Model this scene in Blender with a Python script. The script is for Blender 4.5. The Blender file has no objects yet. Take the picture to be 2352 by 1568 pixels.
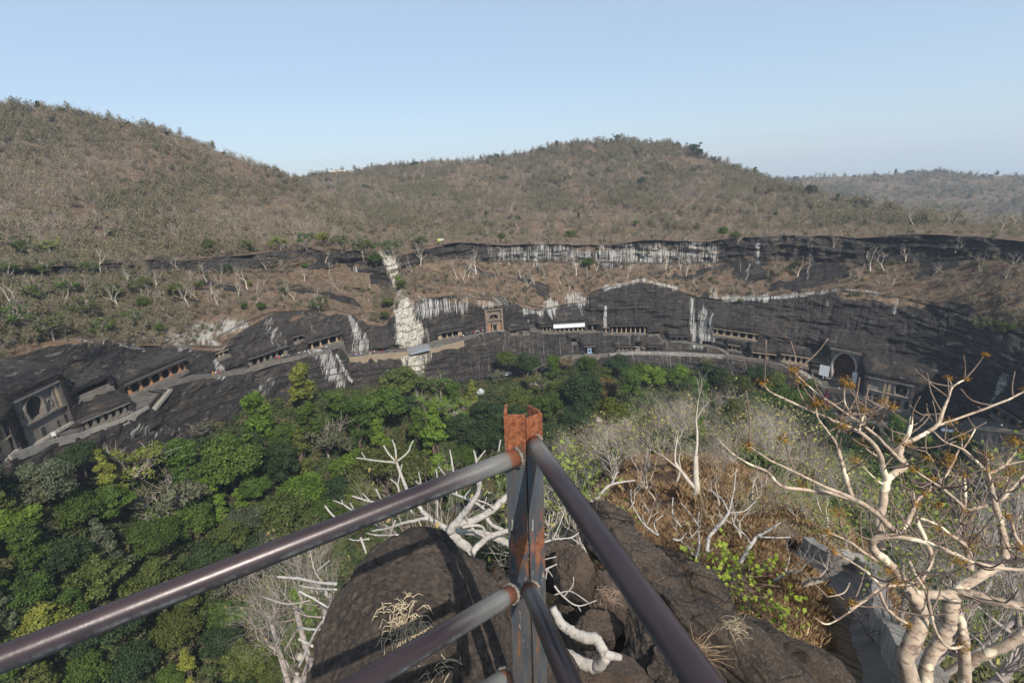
import bpy, bmesh, math, random
import numpy as np
from mathutils import Vector, Matrix
R = math.radians
# ------------------------------------------------------------------ camera
PITCH, ROLL, F = R(18.4), R(3.2), 1176.0        # focal length in pixels of a 2352 px wide frame
sp, cp, sr, cr = math.sin(PITCH), math.cos(PITCH), math.sin(ROLL), math.cos(ROLL)
_r, _u, FWD = np.array([1., 0, 0]), np.array([0, sp, cp]), np.array([0, cp, -sp])
RGT, UPV = cr * _r - sr * _u, cr * _u + sr * _r
scene = bpy.context.scene
COL = scene.collection
cam = bpy.data.cameras.new('camera'); camo = bpy.data.objects.new('camera', cam); COL.objects.link(camo)
M = Matrix([[RGT[i], UPV[i], -FWD[i], 0] for i in range(3)] + [[0, 0, 0, 1]])
camo.matrix_world = M
cam.sensor_width = 36; cam.lens = 36 * F / 2352; cam.clip_start = 0.05; cam.clip_end = 20000
scene.camera = camo
# ------------------------------------------------------------------ sky and sun
SUN_AZ, SUN_EL = R(156), R(44)                   # clockwise from +Y: behind the camera and to the right
w = bpy.data.worlds.new('World'); scene.world = w; w.use_nodes = True
nt = w.node_tree; bg = nt.nodes['Background']
sky = nt.nodes.new('ShaderNodeTexSky'); sky.sky_type = 'NISHITA'; sky.sun_disc = False
sky.sun_elevation = SUN_EL; sky.sun_rotation = SUN_AZ; sky.air_density = 1.0; sky.dust_density = 0.6; sky.ozone_density = 2.0; sky.altitude = 500
mx = nt.nodes.new('ShaderNodeMix'); mx.data_type = 'RGBA'; mx.inputs[0].default_value = .62      # thin high haze evens the sky out
mx.inputs[7].default_value = (3.8, 4.8, 6.0, 1)
nt.links.new(sky.outputs[0], mx.inputs[6]); nt.links.new(mx.outputs[2], bg.inputs[0]); bg.inputs[1].default_value = 0.09
sl = bpy.data.lights.new('sun', 'SUN'); sl.energy = 3.7; sl.angle = R(0.5); sl.color = (1, .94, .84)
slo = bpy.data.objects.new('sun', sl); COL.objects.link(slo)
sd = Vector((math.sin(SUN_AZ) * math.cos(SUN_EL), math.cos(SUN_AZ) * math.cos(SUN_EL), math.sin(SUN_EL)))
slo.rotation_euler = sd.to_track_quat('Z', 'Y').to_euler()
vs = scene.view_settings; scene.display_settings.display_device = 'sRGB'
vs.view_transform = 'Standard'; vs.look = 'None'; vs.gamma = 1; vs.exposure = 0.68
cy = scene.cycles
cy.max_bounces = 4; cy.diffuse_bounces = 2; cy.glossy_bounces = 2; cy.transmission_bounces = 2; cy.transparent_max_bounces = 4; cy.volume_bounces = 0
cy.use_denoising = True
# ------------------------------------------------------------------ helpers
def ray(px, py):
    return RGT * (px - 1176.) + UPV * (784. - py) + FWD * F
def P(px, py, depth):                            # point seen at a pixel, `depth` metres along the optical axis
    return ray(px, py) * (depth / F)
def PD(px, py, d):                               # ... at horizontal distance d
    v = ray(px, py); return v * (d / math.hypot(v[0], v[1]))
def proj(p):
    p = np.asarray(p); c = p @ FWD; c = np.where(np.abs(c) < 1e-6, 1e-6, c)
    return 1176 + F * (p @ RGT) / c, 784 - F * (p @ UPV) / c
_lat = {}
def _lattice(seed):
    if seed not in _lat: _lat[seed] = np.random.RandomState(seed).rand(256, 256)
    return _lat[seed]
def vnoise(u, v, seed=0):
    L = _lattice(seed); iu = np.floor(u).astype(int); iv = np.floor(v).astype(int)
    fu = u - iu; fv = v - iv; fu = fu * fu * (3 - 2 * fu); fv = fv * fv * (3 - 2 * fv)
    a = L[iu & 255, iv & 255]; b = L[(iu + 1) & 255, iv & 255]; c = L[iu & 255, (iv + 1) & 255]; d = L[(iu + 1) & 255, (iv + 1) & 255]
    return (a * (1 - fu) + b * fu) * (1 - fv) + (c * (1 - fu) + d * fu) * fv
def fbm(u, v, o=4, seed=0):
    s = 0; a = 1; t = 0
    for k in range(o):
        s = s + a * (vnoise(u * 2 ** k + 17.3 * k, v * 2 ** k + 9.1 * k, seed + k) - .5); t += a; a *= .5
    return s * 2 / t                              # about -1..1
def sstep(a, b, x):
    t = np.clip((x - a) / (b - a), 0, 1); return t * t * (3 - 2 * t)
def tag(o, label=None, cat=None, group=None, kind=None):
    for k, v in (('label', label), ('category', cat), ('group', group), ('kind', kind)):
        if v: o[k] = v
    return o
def empty(name, loc=(0, 0, 0), label=None, cat=None, group=None, rot=None):
    o = bpy.data.objects.new(name, None); COL.objects.link(o); o.location = loc; o.empty_display_size = .3
    if rot is not None: o.rotation_euler = rot
    return tag(o, label, cat, group)
def mesh_obj(name, v, f, mats, parent=None, smooth=False, midx=None, link=True):
    me = bpy.data.meshes.new(name); me.from_pydata([tuple(map(float, p)) for p in v], [], f)
    for m in (mats if isinstance(mats, (list, tuple)) else [mats]): me.materials.append(m)
    if midx is not None: me.polygons.foreach_set('material_index', np.array(midx, dtype=np.int32))
    if smooth: me.polygons.foreach_set('use_smooth', np.ones(len(me.polygons), dtype=bool))
    me.update()
    o = bpy.data.objects.new(name, me)
    if link: COL.objects.link(o)
    if parent: o.parent = parent
    return o
def grid_obj(name, V, mat, keep=None, smooth=True, attrs=None, uv=None, kind='structure'):
    r, c = V.shape[:2]; idx = np.arange(r * c).reshape(r, c)
    q = np.stack([idx[:-1, :-1], idx[:-1, 1:], idx[1:, 1:], idx[1:, :-1]], -1)
    if keep is not None: q = q[keep]
    q = q.reshape(-1, 4)
    me = bpy.data.meshes.new(name); me.vertices.add(r * c); me.vertices.foreach_set('co', V.astype(np.float32).ravel())
    me.loops.add(len(q) * 4); me.loops.foreach_set('vertex_index', q.ravel().astype(np.int32))
    me.polygons.add(len(q)); me.polygons.foreach_set('loop_start', (np.arange(len(q)) * 4).astype(np.int32))
    me.polygons.foreach_set('use_smooth', np.full(len(q), smooth))
    me.update(calc_edges=True); me.materials.append(mat)
    for k, a in (attrs or {}).items():
        at = me.attributes.new(k, 'FLOAT', 'POINT'); at.data.foreach_set('value', a.astype(np.float32).ravel())
    if uv is not None:
        at = me.attributes.new('suv', 'FLOAT_VECTOR', 'POINT'); at.data.foreach_set('vector', uv.astype(np.float32).ravel())
    o = bpy.data.objects.new(name, me); COL.objects.link(o)
    if kind: o['kind'] = kind
    return o
class MB:                                        # collects shapes into ONE mesh
    def __init__(s): s.v = []; s.f = []; s.m = []
    def box(s, x0, x1, y0, y1, z0, z1, m=0, T=None):
        b = len(s.v)
        for x, y, z in ((x0, y0, z0), (x1, y0, z0), (x1, y1, z0), (x0, y1, z0), (x0, y0, z1), (x1, y0, z1), (x1, y1, z1), (x0, y1, z1)):
            p = (x, y, z) if T is None else T(x, y, z)
            s.v.append(p)
        for q in ((0, 3, 2, 1), (4, 5, 6, 7), (0, 1, 5, 4), (1, 2, 6, 5), (2, 3, 7, 6), (3, 0, 4, 7)):
            s.f.append(tuple(b + i for i in q)); s.m.append(m)
    def poly(s, pts, m=0):
        b = len(s.v); s.v += [tuple(p) for p in pts]; s.f.append(tuple(range(b, b + len(pts)))); s.m.append(m)
    def lathe(s, prof, n=8, cx=0, cy=0, m=0, ph=0):
        b = len(s.v)
        for r, z in prof:
            for k in range(n):
                a = 2 * math.pi * (k + ph) / n; s.v.append((cx + r * math.cos(a), cy + r * math.sin(a), z))
        for i in range(len(prof) - 1):
            for k in range(n):
                s.f.append((b + i * n + k, b + i * n + (k + 1) % n, b + (i + 1) * n + (k + 1) % n, b + (i + 1) * n + k)); s.m.append(m)
        s.f.append(tuple(b + (len(prof) - 1) * n + k for k in range(n))); s.m.append(m)
        s.f.append(tuple(b + k for k in range(n))[::-1]); s.m.append(m)
    def tube(s, pts, rad, n=6, m=0, rough=0, rnd=None, cap=True):
        pts = [Vector(p) for p in pts]; b = len(s.v); K = len(pts)
        if not hasattr(rad, '__len__'): rad = [rad] * K
        up = None
        for i in range(K):
            t = (pts[min(i + 1, K - 1)] - pts[max(i - 1, 0)])
            if t.length < 1e-9: t = Vector((0, 0, 1))
            t.normalize()
            if up is None: up = t.orthogonal().normalized()
            up = (up - t * up.dot(t));
            if up.length < 1e-6: up = t.orthogonal()
            up.normalize(); sd_ = t.cross(up)
            for k in range(n):
                a = 2 * math.pi * k / n; r = rad[i] * (1 + (rnd.uniform(-rough, rough) if rough else 0))
                s.v.append(tuple(pts[i] + up * (r * math.cos(a)) + sd_ * (r * math.sin(a))))
        for i in range(K - 1):
            for k in range(n):
                s.f.append((b + i * n + k, b + i * n + (k + 1) % n, b + (i + 1) * n + (k + 1) % n, b + (i + 1) * n + k)); s.m.append(m)
        if cap:
            s.f.append(tuple(b + (K - 1) * n + k for k in range(n))); s.m.append(m)
            s.f.append(tuple(b + k for k in range(n))[::-1]); s.m.append(m)
    def build(s, name, mats, parent=None, smooth=False, link=True):
        return mesh_obj(name, s.v, s.f, mats, parent, smooth, s.m, link)
def smooth_path(pts, rad, n=4):                  # Catmull-Rom
    out = []; ro = []
    K = len(pts); pts = [Vector(p) for p in pts]
    for i in range(K - 1):
        p0, p1, p2, p3 = pts[max(i - 1, 0)], pts[i], pts[i + 1], pts[min(i + 2, K - 1)]
        for j in range(n):
            t = j / n
            out.append(.5 * ((2 * p1) + (p2 - p0) * t + (2 * p0 - 5 * p1 + 4 * p2 - p3) * t * t + (3 * p1 - p0 - 3 * p2 + p3) * t ** 3))
            ro.append(rad[i] * (1 - t) + rad[i + 1] * t)
    out.append(pts[-1]); ro.append(rad[-1]); return out, ro
# ------------------------------------------------------------------ materials
class Mat:
    def __init__(s, name, rough=.9, spec=.2):
        s.m = bpy.data.materials.new(name); s.m.use_nodes = True; s.t = s.m.node_tree; s.b = s.t.nodes['Principled BSDF']
        s.b.inputs['Roughness'].default_value = rough; s.b.inputs['Specular IOR Level'].default_value = spec
    def n(s, ty, ins=None, **kw):
        o = s.t.nodes.new('ShaderNode' + ty)
        for k, v in kw.items(): setattr(o, k, v)
        for k, v in (ins or {}).items(): s.put(o.inputs[k], v)
        return o
    def put(s, sock, v):
        if isinstance(v, bpy.types.NodeSocket): s.t.links.new(v, sock)
        elif isinstance(v, tuple) and len(v) == 3 and sock.type == 'RGBA': sock.default_value = (*v, 1)
        else: sock.default_value = v
    def coord(s, kind='Object', scale=(1, 1, 1), attr=None):
        c = s.n('Attribute', attribute_name=attr).outputs['Vector'] if attr else s.n('TexCoord').outputs[kind]
        return s.n('Mapping', {'Vector': c, 'Scale': scale}).outputs[0]
    def noise(s, vec, scale, detail=5, rough=.6, dist=0):
        return s.n('TexNoise', {'Vector': vec, 'Scale': scale, 'Detail': float(detail), 'Roughness': rough, 'Distortion': dist}).outputs['Fac']
    def ramp(s, fac, a, b, ca=(0, 0, 0), cb=(1, 1, 1)):
        if a > b: a, b, ca, cb = b, a, cb, ca
        r = s.n('ValToRGB', {'Fac': fac}); r.color_ramp.elements[0].position = a; r.color_ramp.elements[1].position = b
        r.color_ramp.elements[0].color = (*ca, 1); r.color_ramp.elements[1].color = (*cb, 1); return r.outputs[0]
    def mix(s, f, a, b, mode='MIX'):
        o = s.n('Mix', data_type='RGBA', blend_type=mode)
        s.put(o.inputs[0], f); s.put(o.inputs[6], a); s.put(o.inputs[7], b); return o.outputs[2]
    def math(s, op, a, b=0., clamp=False):
        o = s.n('Math', operation=op, use_clamp=clamp); s.put(o.inputs[0], a); s.put(o.inputs[1], b); return o.outputs[0]
    def attr(s, name): return s.n('Attribute', attribute_name=name).outputs['Fac']
    def color(s, v): s.put(s.b.inputs['Base Color'], v); return s
    def bump(s, h, st=.5, dist=.1):
        o = s.n('Bump', {'Height': h, 'Strength': st, 'Distance': dist}); s.put(s.b.inputs['Normal'], o.outputs[0]); return s
def simple(name, c1, c2=None, scale=2., rough=.9, spec=.2, bump=0, dist=.02):
    m = Mat(name, rough, spec); v = m.coord(); f = m.noise(v, scale)
    m.color(m.mix(m.ramp(f, .35, .65), c1, c2 or c1))
    if bump: m.bump(m.noise(v, scale * 4), bump, dist)
    return m.m
# ------------------------------------------------------------------ terrain rings: (pixel x, pixel y, horizontal distance in m)
AZ = np.radians(np.arange(-62, 61.01, .105)); NC = len(AZ)
def ring(t):
    v = [PD(*p) for p in t]; az = np.array([math.atan2(p[0], p[1]) for p in v]); o = np.argsort(az)
    d = np.array([math.hypot(p[0], p[1]) for p in v])[o]; z = np.array([p[2] for p in v])[o]
    return np.interp(AZ, az[o], d), np.interp(AZ, az[o], z)
def wring(t):
    a = np.radians([p[0] for p in t]); return np.interp(AZ, a, [p[1] for p in t]), np.interp(AZ, a, [p[2] for p in t])
WATER_Z = -96.0
N0 = wring([(-74, .6, -1.7), (74, .6, -1.7)])
N1 = wring([(-74, 2, -2.9), (-3, 2, -2.9), (5, 2.6, -3.9), (46, 2.8, -4.0), (60, 3, -5)])
N2 = wring([(-74, 8, -22), (-10, 8, -20), (3, 12, -15), (14, 13, -12.5), (30, 12.5, -10.8), (46, 12, -10.5), (60, 10, -16)])
N3 = wring([(-74, 24, -52), (-14, 24, -50), (0, 30, -38), (10, 35, -25), (14, 36, -23.5), (24, 36, -23), (36, 33, -22.5), (45, 24, -22), (60, 20, -30)])
N4 = wring([(-74, 52, -82), (-14, 52, -82), (0, 66, -62), (10, 67, -45), (14, 68, -41), (24, 68, -39), (34, 62, -40), (45, 50, -46), (74, 45, -60)])
def river(off):
    return wring([(-74, 74 + off, WATER_Z), (-50, 84 + off, WATER_Z), (-25, 96 + off, WATER_Z), (-12.4, 127 + off, WATER_Z), (0, 156 + off, WATER_Z), (9, 180 + off, WATER_Z), (20, 192 + off, WATER_Z), (33, 190 + off, WATER_Z), (41, 180 + off, WATER_Z), (50, 150 + off, WATER_Z), (74, 130 + off, WATER_Z)])
N5, N5b, N6b, N6 = river(-9), river(-5), river(5), river(9)
N5b = (N5b[0], N5b[1] - 2); N6b = (N6b[0], N6b[1] - 2); N5 = (N5[0], N5[1] + .6); N6 = (N6[0], N6[1] + .6)
R5 = ring([(-150, 1260, 118), (0, 1180, 128), (100, 1150, 133), (200, 1130, 140), (300, 1110, 146), (400, 1075, 155), (480, 1010, 163), (560, 965, 171), (660, 925, 181), (800, 905, 194), (950, 890, 204), (1060, 887, 212), (1180, 872, 219), (1250, 866, 222), (1350, 848, 229), (1500, 850, 231), (1620, 860, 231), (1700, 870, 229), (1800, 890, 225), (1880, 927, 218), (1950, 990, 205), (2060, 1013, 200), (2150, 1025, 196), (2250, 1060, 184), (2352, 1110, 168), (2500, 1180, 150)])
LO = [(-150, 1110, 128), (0, 1062, 138), (100, 1022, 146), (200, 996, 153), (290, 965, 158), (345, 935, 163), (372, 900, 168), (400, 888, 171), (470, 870, 178), (560, 857, 186), (620, 835, 191), (720, 815, 199), (785, 800, 206), (800, 826, 204), (860, 818, 208), (950, 811, 213), (1000, 803, 217), (1030, 795, 220), (1060, 787, 223), (1090, 778, 227), (1140, 766, 232), (1180, 762, 238), (1240, 762, 243), (1380, 764, 246), (1500, 768, 247), (1530, 785, 246), (1600, 793, 245), (1635, 800, 244), (1655, 806, 243), (1693, 810, 241), (1745, 817, 239), (1797, 829, 236), (1845, 857, 232), (1886, 892, 226), (1961, 899, 222), (2016, 936, 218), (2098, 955, 214), (2130, 975, 212), (2205, 988, 202), (2230, 986, 190), (2352, 1000, 180), (2500, 1030, 170)]
R8 = ring(LO)
R9 = ring([(-150, 1075, 133), (0, 1035, 144), (60, 1021, 148), (185, 976, 158), (270, 955, 163), (290, 897, 172), (432, 861, 184), (500, 856, 189), (569, 841, 196), (664, 816, 204), (716, 799, 208), (789, 786, 214), (800, 812, 210), (860, 805, 214), (950, 799, 218), (1003, 780, 226), (1063, 772, 230), (1140, 756, 238), (1180, 755, 243), (1240, 750, 248), (1380, 752, 251), (1500, 760, 252), (1530, 777, 250), (1600, 786, 248), (1660, 800, 245), (1693, 804, 243), (1745, 811, 241), (1797, 822, 238.5), (1845, 848, 235), (1886, 872, 232), (1975, 880, 228), (2016, 918, 225), (2098, 942, 221), (2130, 960, 218), (2205, 968, 212), (2240, 958, 203), (2352, 975, 190), (2500, 995, 180)])
r6 = ring([(1060, 892, 213), (1180, 868, 221), (1230, 850, 225), (1297, 821, 230), (1399, 815, 234), (1457, 810, 236), (1568, 813, 238), (1651, 818, 238), (1693, 821, 236), (1745, 828, 234), (1797, 840, 231), (1845, 868, 227), (1886, 905, 222), (1925, 963, 212), (1994, 975, 210), (2046, 979, 209), (2124, 993, 205), (2200, 1006, 198), (2225, 1030, 188), (2352, 1060, 176), (2500, 1080, 166)])
r7 = ring([(1060, 885, 217), (1180, 861, 225), (1230, 843, 229), (1297, 815, 234), (1399, 810, 238), (1457, 804, 240), (1568, 807, 242), (1651, 812, 242), (1693, 815, 240), (1745, 822, 238), (1797, 834, 235), (1845, 861, 231), (1886, 898, 225), (1925, 955, 216), (1994, 966, 214), (2046, 970, 213), (2124, 984, 209), (2200, 997, 202), (2225, 1020, 190), (2352, 1040, 178), (2500, 1060, 168)])
azs = math.atan2(*ray(1058, 888)[:2])
wl = sstep(azs - .02, azs, AZ)
def blend(r, t): return tuple((R5[i] * (1 - t) + R8[i] * t) * (1 - wl) + r[i] * wl for i in (0, 1))
R6, R7 = blend(r6, .45), blend(r7, .6)
R10 = ring([(-150, 800, 158), (0, 795, 170), (100, 784, 177), (175, 774, 182), (260, 790, 186), (320, 799, 190), (475, 794, 202), (520, 765, 207), (569, 738, 212), (619, 718, 218), (769, 711, 228), (856, 738, 228), (885, 742, 230), (905, 710, 234), (924, 683, 238), (975, 687, 242), (1045, 680, 247), (1103, 678, 251), (1150, 681, 256), (1198, 698, 256), (1255, 710, 260), (1301, 699, 262), (1343, 695, 264), (1357, 672, 266), (1405, 657, 269), (1474, 648, 272), (1541, 662, 271), (1603, 685, 266), (1666, 691, 263), (1731, 681, 262), (1870, 677, 258), (1933, 668, 256), (2016, 675, 252), (2100, 690, 248), (2222, 700, 238), (2268, 741, 228), (2352, 755, 220), (2500, 770, 208)])
R11 = ring([(-150, 650, 205), (0, 648, 217), (233, 641, 232), (400, 630, 245), (633, 626, 256), (784, 628, 262), (860, 640, 262), (900, 645, 264), (930, 612, 272), (990, 600, 278), (1060, 594, 283), (1117, 603, 285), (1251, 603, 288), (1484, 608, 288), (1601, 608, 286), (1785, 601, 280), (2068, 608, 268), (2235, 596, 258), (2352, 604, 248), (2500, 610, 238)])
R12 = ring([(-150, 615, 208), (0, 618, 219), (200, 613, 234), (333, 598, 247), (533, 592, 258), (700, 575, 265), (800, 578, 267), (870, 585, 268), (885, 594, 268), (905, 592, 270), (930, 583, 275), (990, 568, 282), (1060, 560, 287), (1117, 560, 290), (1251, 564, 293), (1400, 562, 294), (1484, 550, 293), (1601, 556, 291), (1700, 548, 288), (1801, 543, 285), (1950, 547, 278), (2118, 540, 271), (2250, 545, 262), (2352, 552, 252), (2500, 560, 242)])
R13 = ring([(-150, 560, 250), (0, 572, 262), (200, 575, 275), (400, 573, 290), (600, 563, 300), (700, 555, 304), (870, 575, 292), (900, 572, 294), (950, 560, 312), (1000, 551, 330), (1100, 545, 350), (1250, 541, 370), (1400, 540, 380), (1600, 532, 385), (1800, 527, 380), (2000, 522, 370), (2200, 522, 360), (2352, 524, 350), (2500, 526, 340)])
R14 = (R13[0] + 60, R13[1] - 16)
V1 = tuple(N6[i] * .55 + R5[i] * .45 for i in (0, 1)); V1 = (V1[0], V1[1] - 3)
SEG = [(N0, 0, 'n'), (N1, 12, 'n'), (N2, 24, 'n'), (N3, 60, 'n'), (N4, 36, 'n'), (N5, 24, 'n'), (N5b, 4, 'bed'), (N6b, 8, 'bed'), (N6, 4, 'bed'), (V1, 14, 'wood'), (R5, 14, 'wood'),
       (R6, 14, 'wall'), (R7, 4, 'road'), (R8, 16, 'wall'), (R9, 6, 'road'), (R10, 100, 'cliff'), (R11, 50, 'slope'), (R12, 30, 'upper'), (R13, 30, 'plateau'), (R14, 6, 'plateau')]
rowsd, rowsz, rowk, rowt = [SEG[0][0][0]], [SEG[0][0][1]], ['n'], [0.]
for (a, _, _), (b, n, k) in zip(SEG[:-1], SEG[1:]):
    for j in range(1, n + 1):
        t = j / n
        tt, tz = t, t
        if k == 'cliff': tt = t ** 1.75; tz = t ** .9                       # face steep at its foot and rounding over at the brow
        if k == 'upper': tz = t ** .7
        rowsd.append(a[0] * (1 - tt) + b[0] * tt); rowsz.append(a[1] * (1 - tz) + b[1] * tz); rowk.append(k); rowt.append(t)
D = np.array(rowsd); D[D > 150] += (np.maximum(np.degrees(AZ)[None] - 49.5, 0) * 24 * np.ones_like(D))[D > 150]; Z = np.array(rowsz); KI = np.array(rowk); TT = np.array(rowt); NR = len(D)  # unseen cliff past the right edge set back so its shadow clears the caves
def seg_rows(k): return np.where(KI == k)[0]
FIRST_FAR = seg_rows('wood')[0]
def col_of(x, y): return (math.atan2(x, y) - AZ[0]) / (AZ[1] - AZ[0])
def hit(px, py, rows=None):                       # where the ray through a pixel first meets the terrain sheet
    v = ray(px, py); h = math.hypot(v[0], v[1]); s = v[2] / h; c = col_of(v[0], v[1]); i = min(max(int(c), 0), NC - 2); f = c - i
    d = D[:, i] * (1 - f) + D[:, i + 1] * f; z = Z[:, i] * (1 - f) + Z[:, i + 1] * f
    g = z - s * d; a = 0 if rows is None else rows[0]; b = NR - 1 if rows is None else rows[1]
    for k in range(a, b):
        if g[k] <= 0 <= g[k + 1]:
            t = -g[k] / max(g[k + 1] - g[k], 1e-9); dd = d[k] + (d[k + 1] - d[k]) * t
            return np.array([v[0] / h * dd, v[1] / h * dd, s * dd])
    k = a + int(np.argmin(np.abs(g[a:b]))); return np.array([v[0] / h * d[k], v[1] / h * d[k], z[k]])
U = np.broadcast_to(AZ[None, :] * 235, D.shape)
def kmask(*ks): return np.isin(KI, ks)[:, None] * 1.
mc, mu, mw, ms, mr, mn, mwd = kmask('cliff'), kmask('upper'), kmask('wall'), kmask('slope'), kmask('road'), kmask('n'), kmask('wood')
D0, Z0 = D.copy(), Z.copy()
T = TT[:, None] * np.ones_like(D)
edge = lambda a: np.clip(np.minimum(T, 1 - T) * a, 0, 1)
# rock relief
def strat(z, per, warp): q = (z + warp) / per; fr_ = q - np.floor(q); return np.where(fr_ < .8, fr_ / .8, (1 - fr_) / .2)   # overhanging lava flow layers
cl = fbm(U / 26, Z / 9, 4, 3) * 3.2 + (fbm(U / 7, Z / 2.2, 4, 9)) * 1.2 - np.abs(fbm(U / 14, Z / 30, 3, 12)) * 2.2 + np.abs(fbm(U / 60, Z / 1.6, 3, 14)) * 1.3
up = -np.abs(fbm(U / 6.5, Z / 16, 3, 21)) * 5.5 + fbm(U / 22, Z / 4, 4, 22) * 3 + fbm(U / 3, Z / 2, 3, 23) * 1.3
wa = fbm(U / 2.6, Z / 1.5, 3, 35) * .9 + strat(Z, 3.4, fbm(U / 20, U * 0, 3, 36) * 3) * .8 + fbm(U / 10, Z / 6, 4, 31) * 1.6 - np.abs(fbm(U / 5, Z / 14, 3, 33)) * 2.4 * sstep(math.atan2(*ray(1060, 850)[:2]), math.atan2(*ray(900, 850)[:2]), AZ)[None, :]
cl = cl + strat(Z, 3.1, fbm(U / 35, U * 0, 4, 15) * 2.5) * .75 * (fbm(U / 9, Z / 5, 3, 16) + .6) + strat(Z, 7.3, fbm(U / 50, U * 0 + 5, 4, 17) * 4) * 1.1
cl = cl + fbm(U / 2.6, Z / 1.3, 3, 18) * 1.15 - np.maximum(np.abs(fbm(U / 5, Z / 18, 2, 19)) * -1 + .12, 0) * 6
up = up - strat(Z, 4.1, fbm(U / 30, U * 0 + 9, 3, 26) * 3) * -1.2 + fbm(U / 2.2, Z / 1.6, 3, 27) * 1.2
D -= mc * np.clip(T * 6, 0, 1) * cl + mu * edge(8) * up + mw * edge(4) * wa
Z += ms * np.clip(T * 6, 0, 1) * np.clip((1 - T) * 6, 0, 1) * (fbm(U / 18, D / 16, 5, 41) * 2.6 + np.maximum(fbm(U / 9, D / 7, 3, 45) - .15, 0) * 5)
Z += kmask('plateau') * edge(6) * fbm(U / 20, D / 14, 4, 51) * 1.0
Z += mn * np.clip((D - 3) / 30, 0, 1) * fbm(U * D / 235 / 9, D / 8, 4, 61) * 1.6 + mwd * edge(4) * fbm(U / 16, D / 10, 4, 63) * 2.0
# rim of both cliffs: broken, blocky edge
rim = fbm(U / 11, U * 0 + 3, 4, 71) * 1.4
near_rim = np.exp(-((np.arange(NR)[:, None] - seg_rows('upper')[-1]) / 5.) ** 2)
Z += near_rim * rim
X, Y = D * np.sin(AZ)[None], D * np.cos(AZ)[None]
V3 = np.stack([X, Y, Z], -1)
PXY = np.stack(proj(V3), -1)
# ------------------------------------------------------------------ surface zones as vertex attributes
rock = mc * 1. + mu * 1. + mw * 1. + ms * sstep(.18, .42, fbm(U / 15, D / 7, 4, 81)) * .95
rock = np.maximum(rock, mwd * .2)
rock = rock - mu * sstep(.0, .35, fbm(U / 7, Z / 3, 4, 88)) * .85 * np.maximum(sstep(-.1, .35, fbm(U / 45, U * 0 + 2, 3, 89)), sstep(-.1, -.4, AZ)[None])
# grass ledges on the cliff brow, bare rock on its edge
gl = mc * sstep(.78, .98, T + fbm(U / 12, Z / 5, 4, 83) * .22) * sstep(-.1, .25, fbm(U / 30, T * 3, 3, 84))
rock = np.clip(rock - gl, 0, 1)
pave = mr.copy() * np.ones_like(D); r67 = (np.arange(NR) >= seg_rows('road')[0]) & (np.arange(NR) <= seg_rows('road')[3]); pave[r67] *= wl[None]; rock[r67] = np.maximum(rock[r67], 1 - wl[None])
green = np.zeros_like(D); white = np.zeros_like(D); cream = np.zeros_like(D)
PX, PY = PXY[..., 0], PXY[..., 1]; far = (np.arange(NR) >= FIRST_FAR)[:, None]
def paint(arr, pts, wd, st=1.):
    for i in range(len(pts) - 1):
        (x0, y0), (x1, y1) = pts[i], pts[i + 1]; w0, w1 = (wd[i], wd[i + 1]) if hasattr(wd, '__len__') else (wd, wd)
        t = np.clip(((PX - x0) * (x1 - x0) + (PY - y0) * (y1 - y0)) / ((x1 - x0) ** 2 + (y1 - y0) ** 2), 0, 1)
        r = np.hypot(PX - x0 - t * (x1 - x0), PY - y0 - t * (y1 - y0)) / (w0 + (w1 - w0) * t)
        np.maximum(arr, st * far * (1 - sstep(.35, 1.5, r + fbm(U / 2.5, Z / 7, 4, 85) * .8)), out=arr)
paint(cream, [(888, 588), (900, 612), (912, 650), (924, 700), (932, 745), (945, 775), (950, 800)], [14, 15, 13, 19, 20, 28, 32], 1.)
paint(cream, [(945, 815), (955, 835), (965, 860)], [10, 16, 8], .9)
paint(white, [(300, 772), (400, 776), (480, 758), (560, 745)], [10, 24, 26, 8], .9); paint(white, [(310, 730), (400, 724)], 12, .8)
paint(white, [(180, 782), (250, 782), (330, 802)], 5, .7); paint(white, [(478, 792), (498, 835), (508, 858)], [5, 6, 14], .75)
paint(white, [(803, 728), (820, 765), (832, 805)], [6, 12, 18], .85); paint(white, [(742, 812), (760, 835), (785, 885)], [18, 20, 12], .8); paint(white, [(772, 815), (806, 875)], 4, .9)
paint(white, [(620, 745), (640, 790)], 14, .45); paint(white, [(700, 720), (720, 760)], 6, .4)
paint(white, [(1150, 585), (1340, 588)], 22, .55); paint(white, [(1390, 588), (1640, 588)], 24, .68); paint(white, [(1742, 560), (1740, 600)], 7, .7); paint(white, [(1860, 560), (1864, 600)], 6, .4)
paint(white, [(965, 705), (1065, 700)], 20, .6); paint(white, [(1100, 690), (1150, 690)], 14, .4); paint(white, [(1255, 700), (1275, 702)], 12, .8); paint(white, [(1310, 684), (1340, 690)], 14, .85)
paint(white, [(1588, 688), (1592, 740), (1598, 790)], [7, 7, 9], .8); paint(white, [(1620, 722), (1618, 785)], [16, 11], .85); paint(white, [(1640, 720), (1638, 780)], 5, .8)
paint(white, [(1390, 662), (1474, 642), (1550, 662)], 5, .8); paint(white, [(1665, 686), (1760, 684)], 8, .9); paint(white, [(1760, 684), (1870, 674), (1933, 664), (2020, 674)], 4, .8)
paint(white, [(1215, 735), (1210, 752)], 3, .9); paint(white, [(1391, 705), (1388, 745)], 3, .9); paint(white, [(1900, 700), (1902, 725)], 10, .35); paint(white, [(2060, 690), (2055, 715)], 6, .4)
paint(white, [(2305, 870), (2288, 905), (2275, 935)], [12, 6, 4], .8); paint(white, [(300, 990), (480, 990)], 14, .3); paint(white, [(620, 880), (520, 1000)], 12, .45)
paint(white, [(1200, 715), (1240, 718)], 6, .7); paint(white, [(810, 625), (780, 640)], 10, .7)
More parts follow.
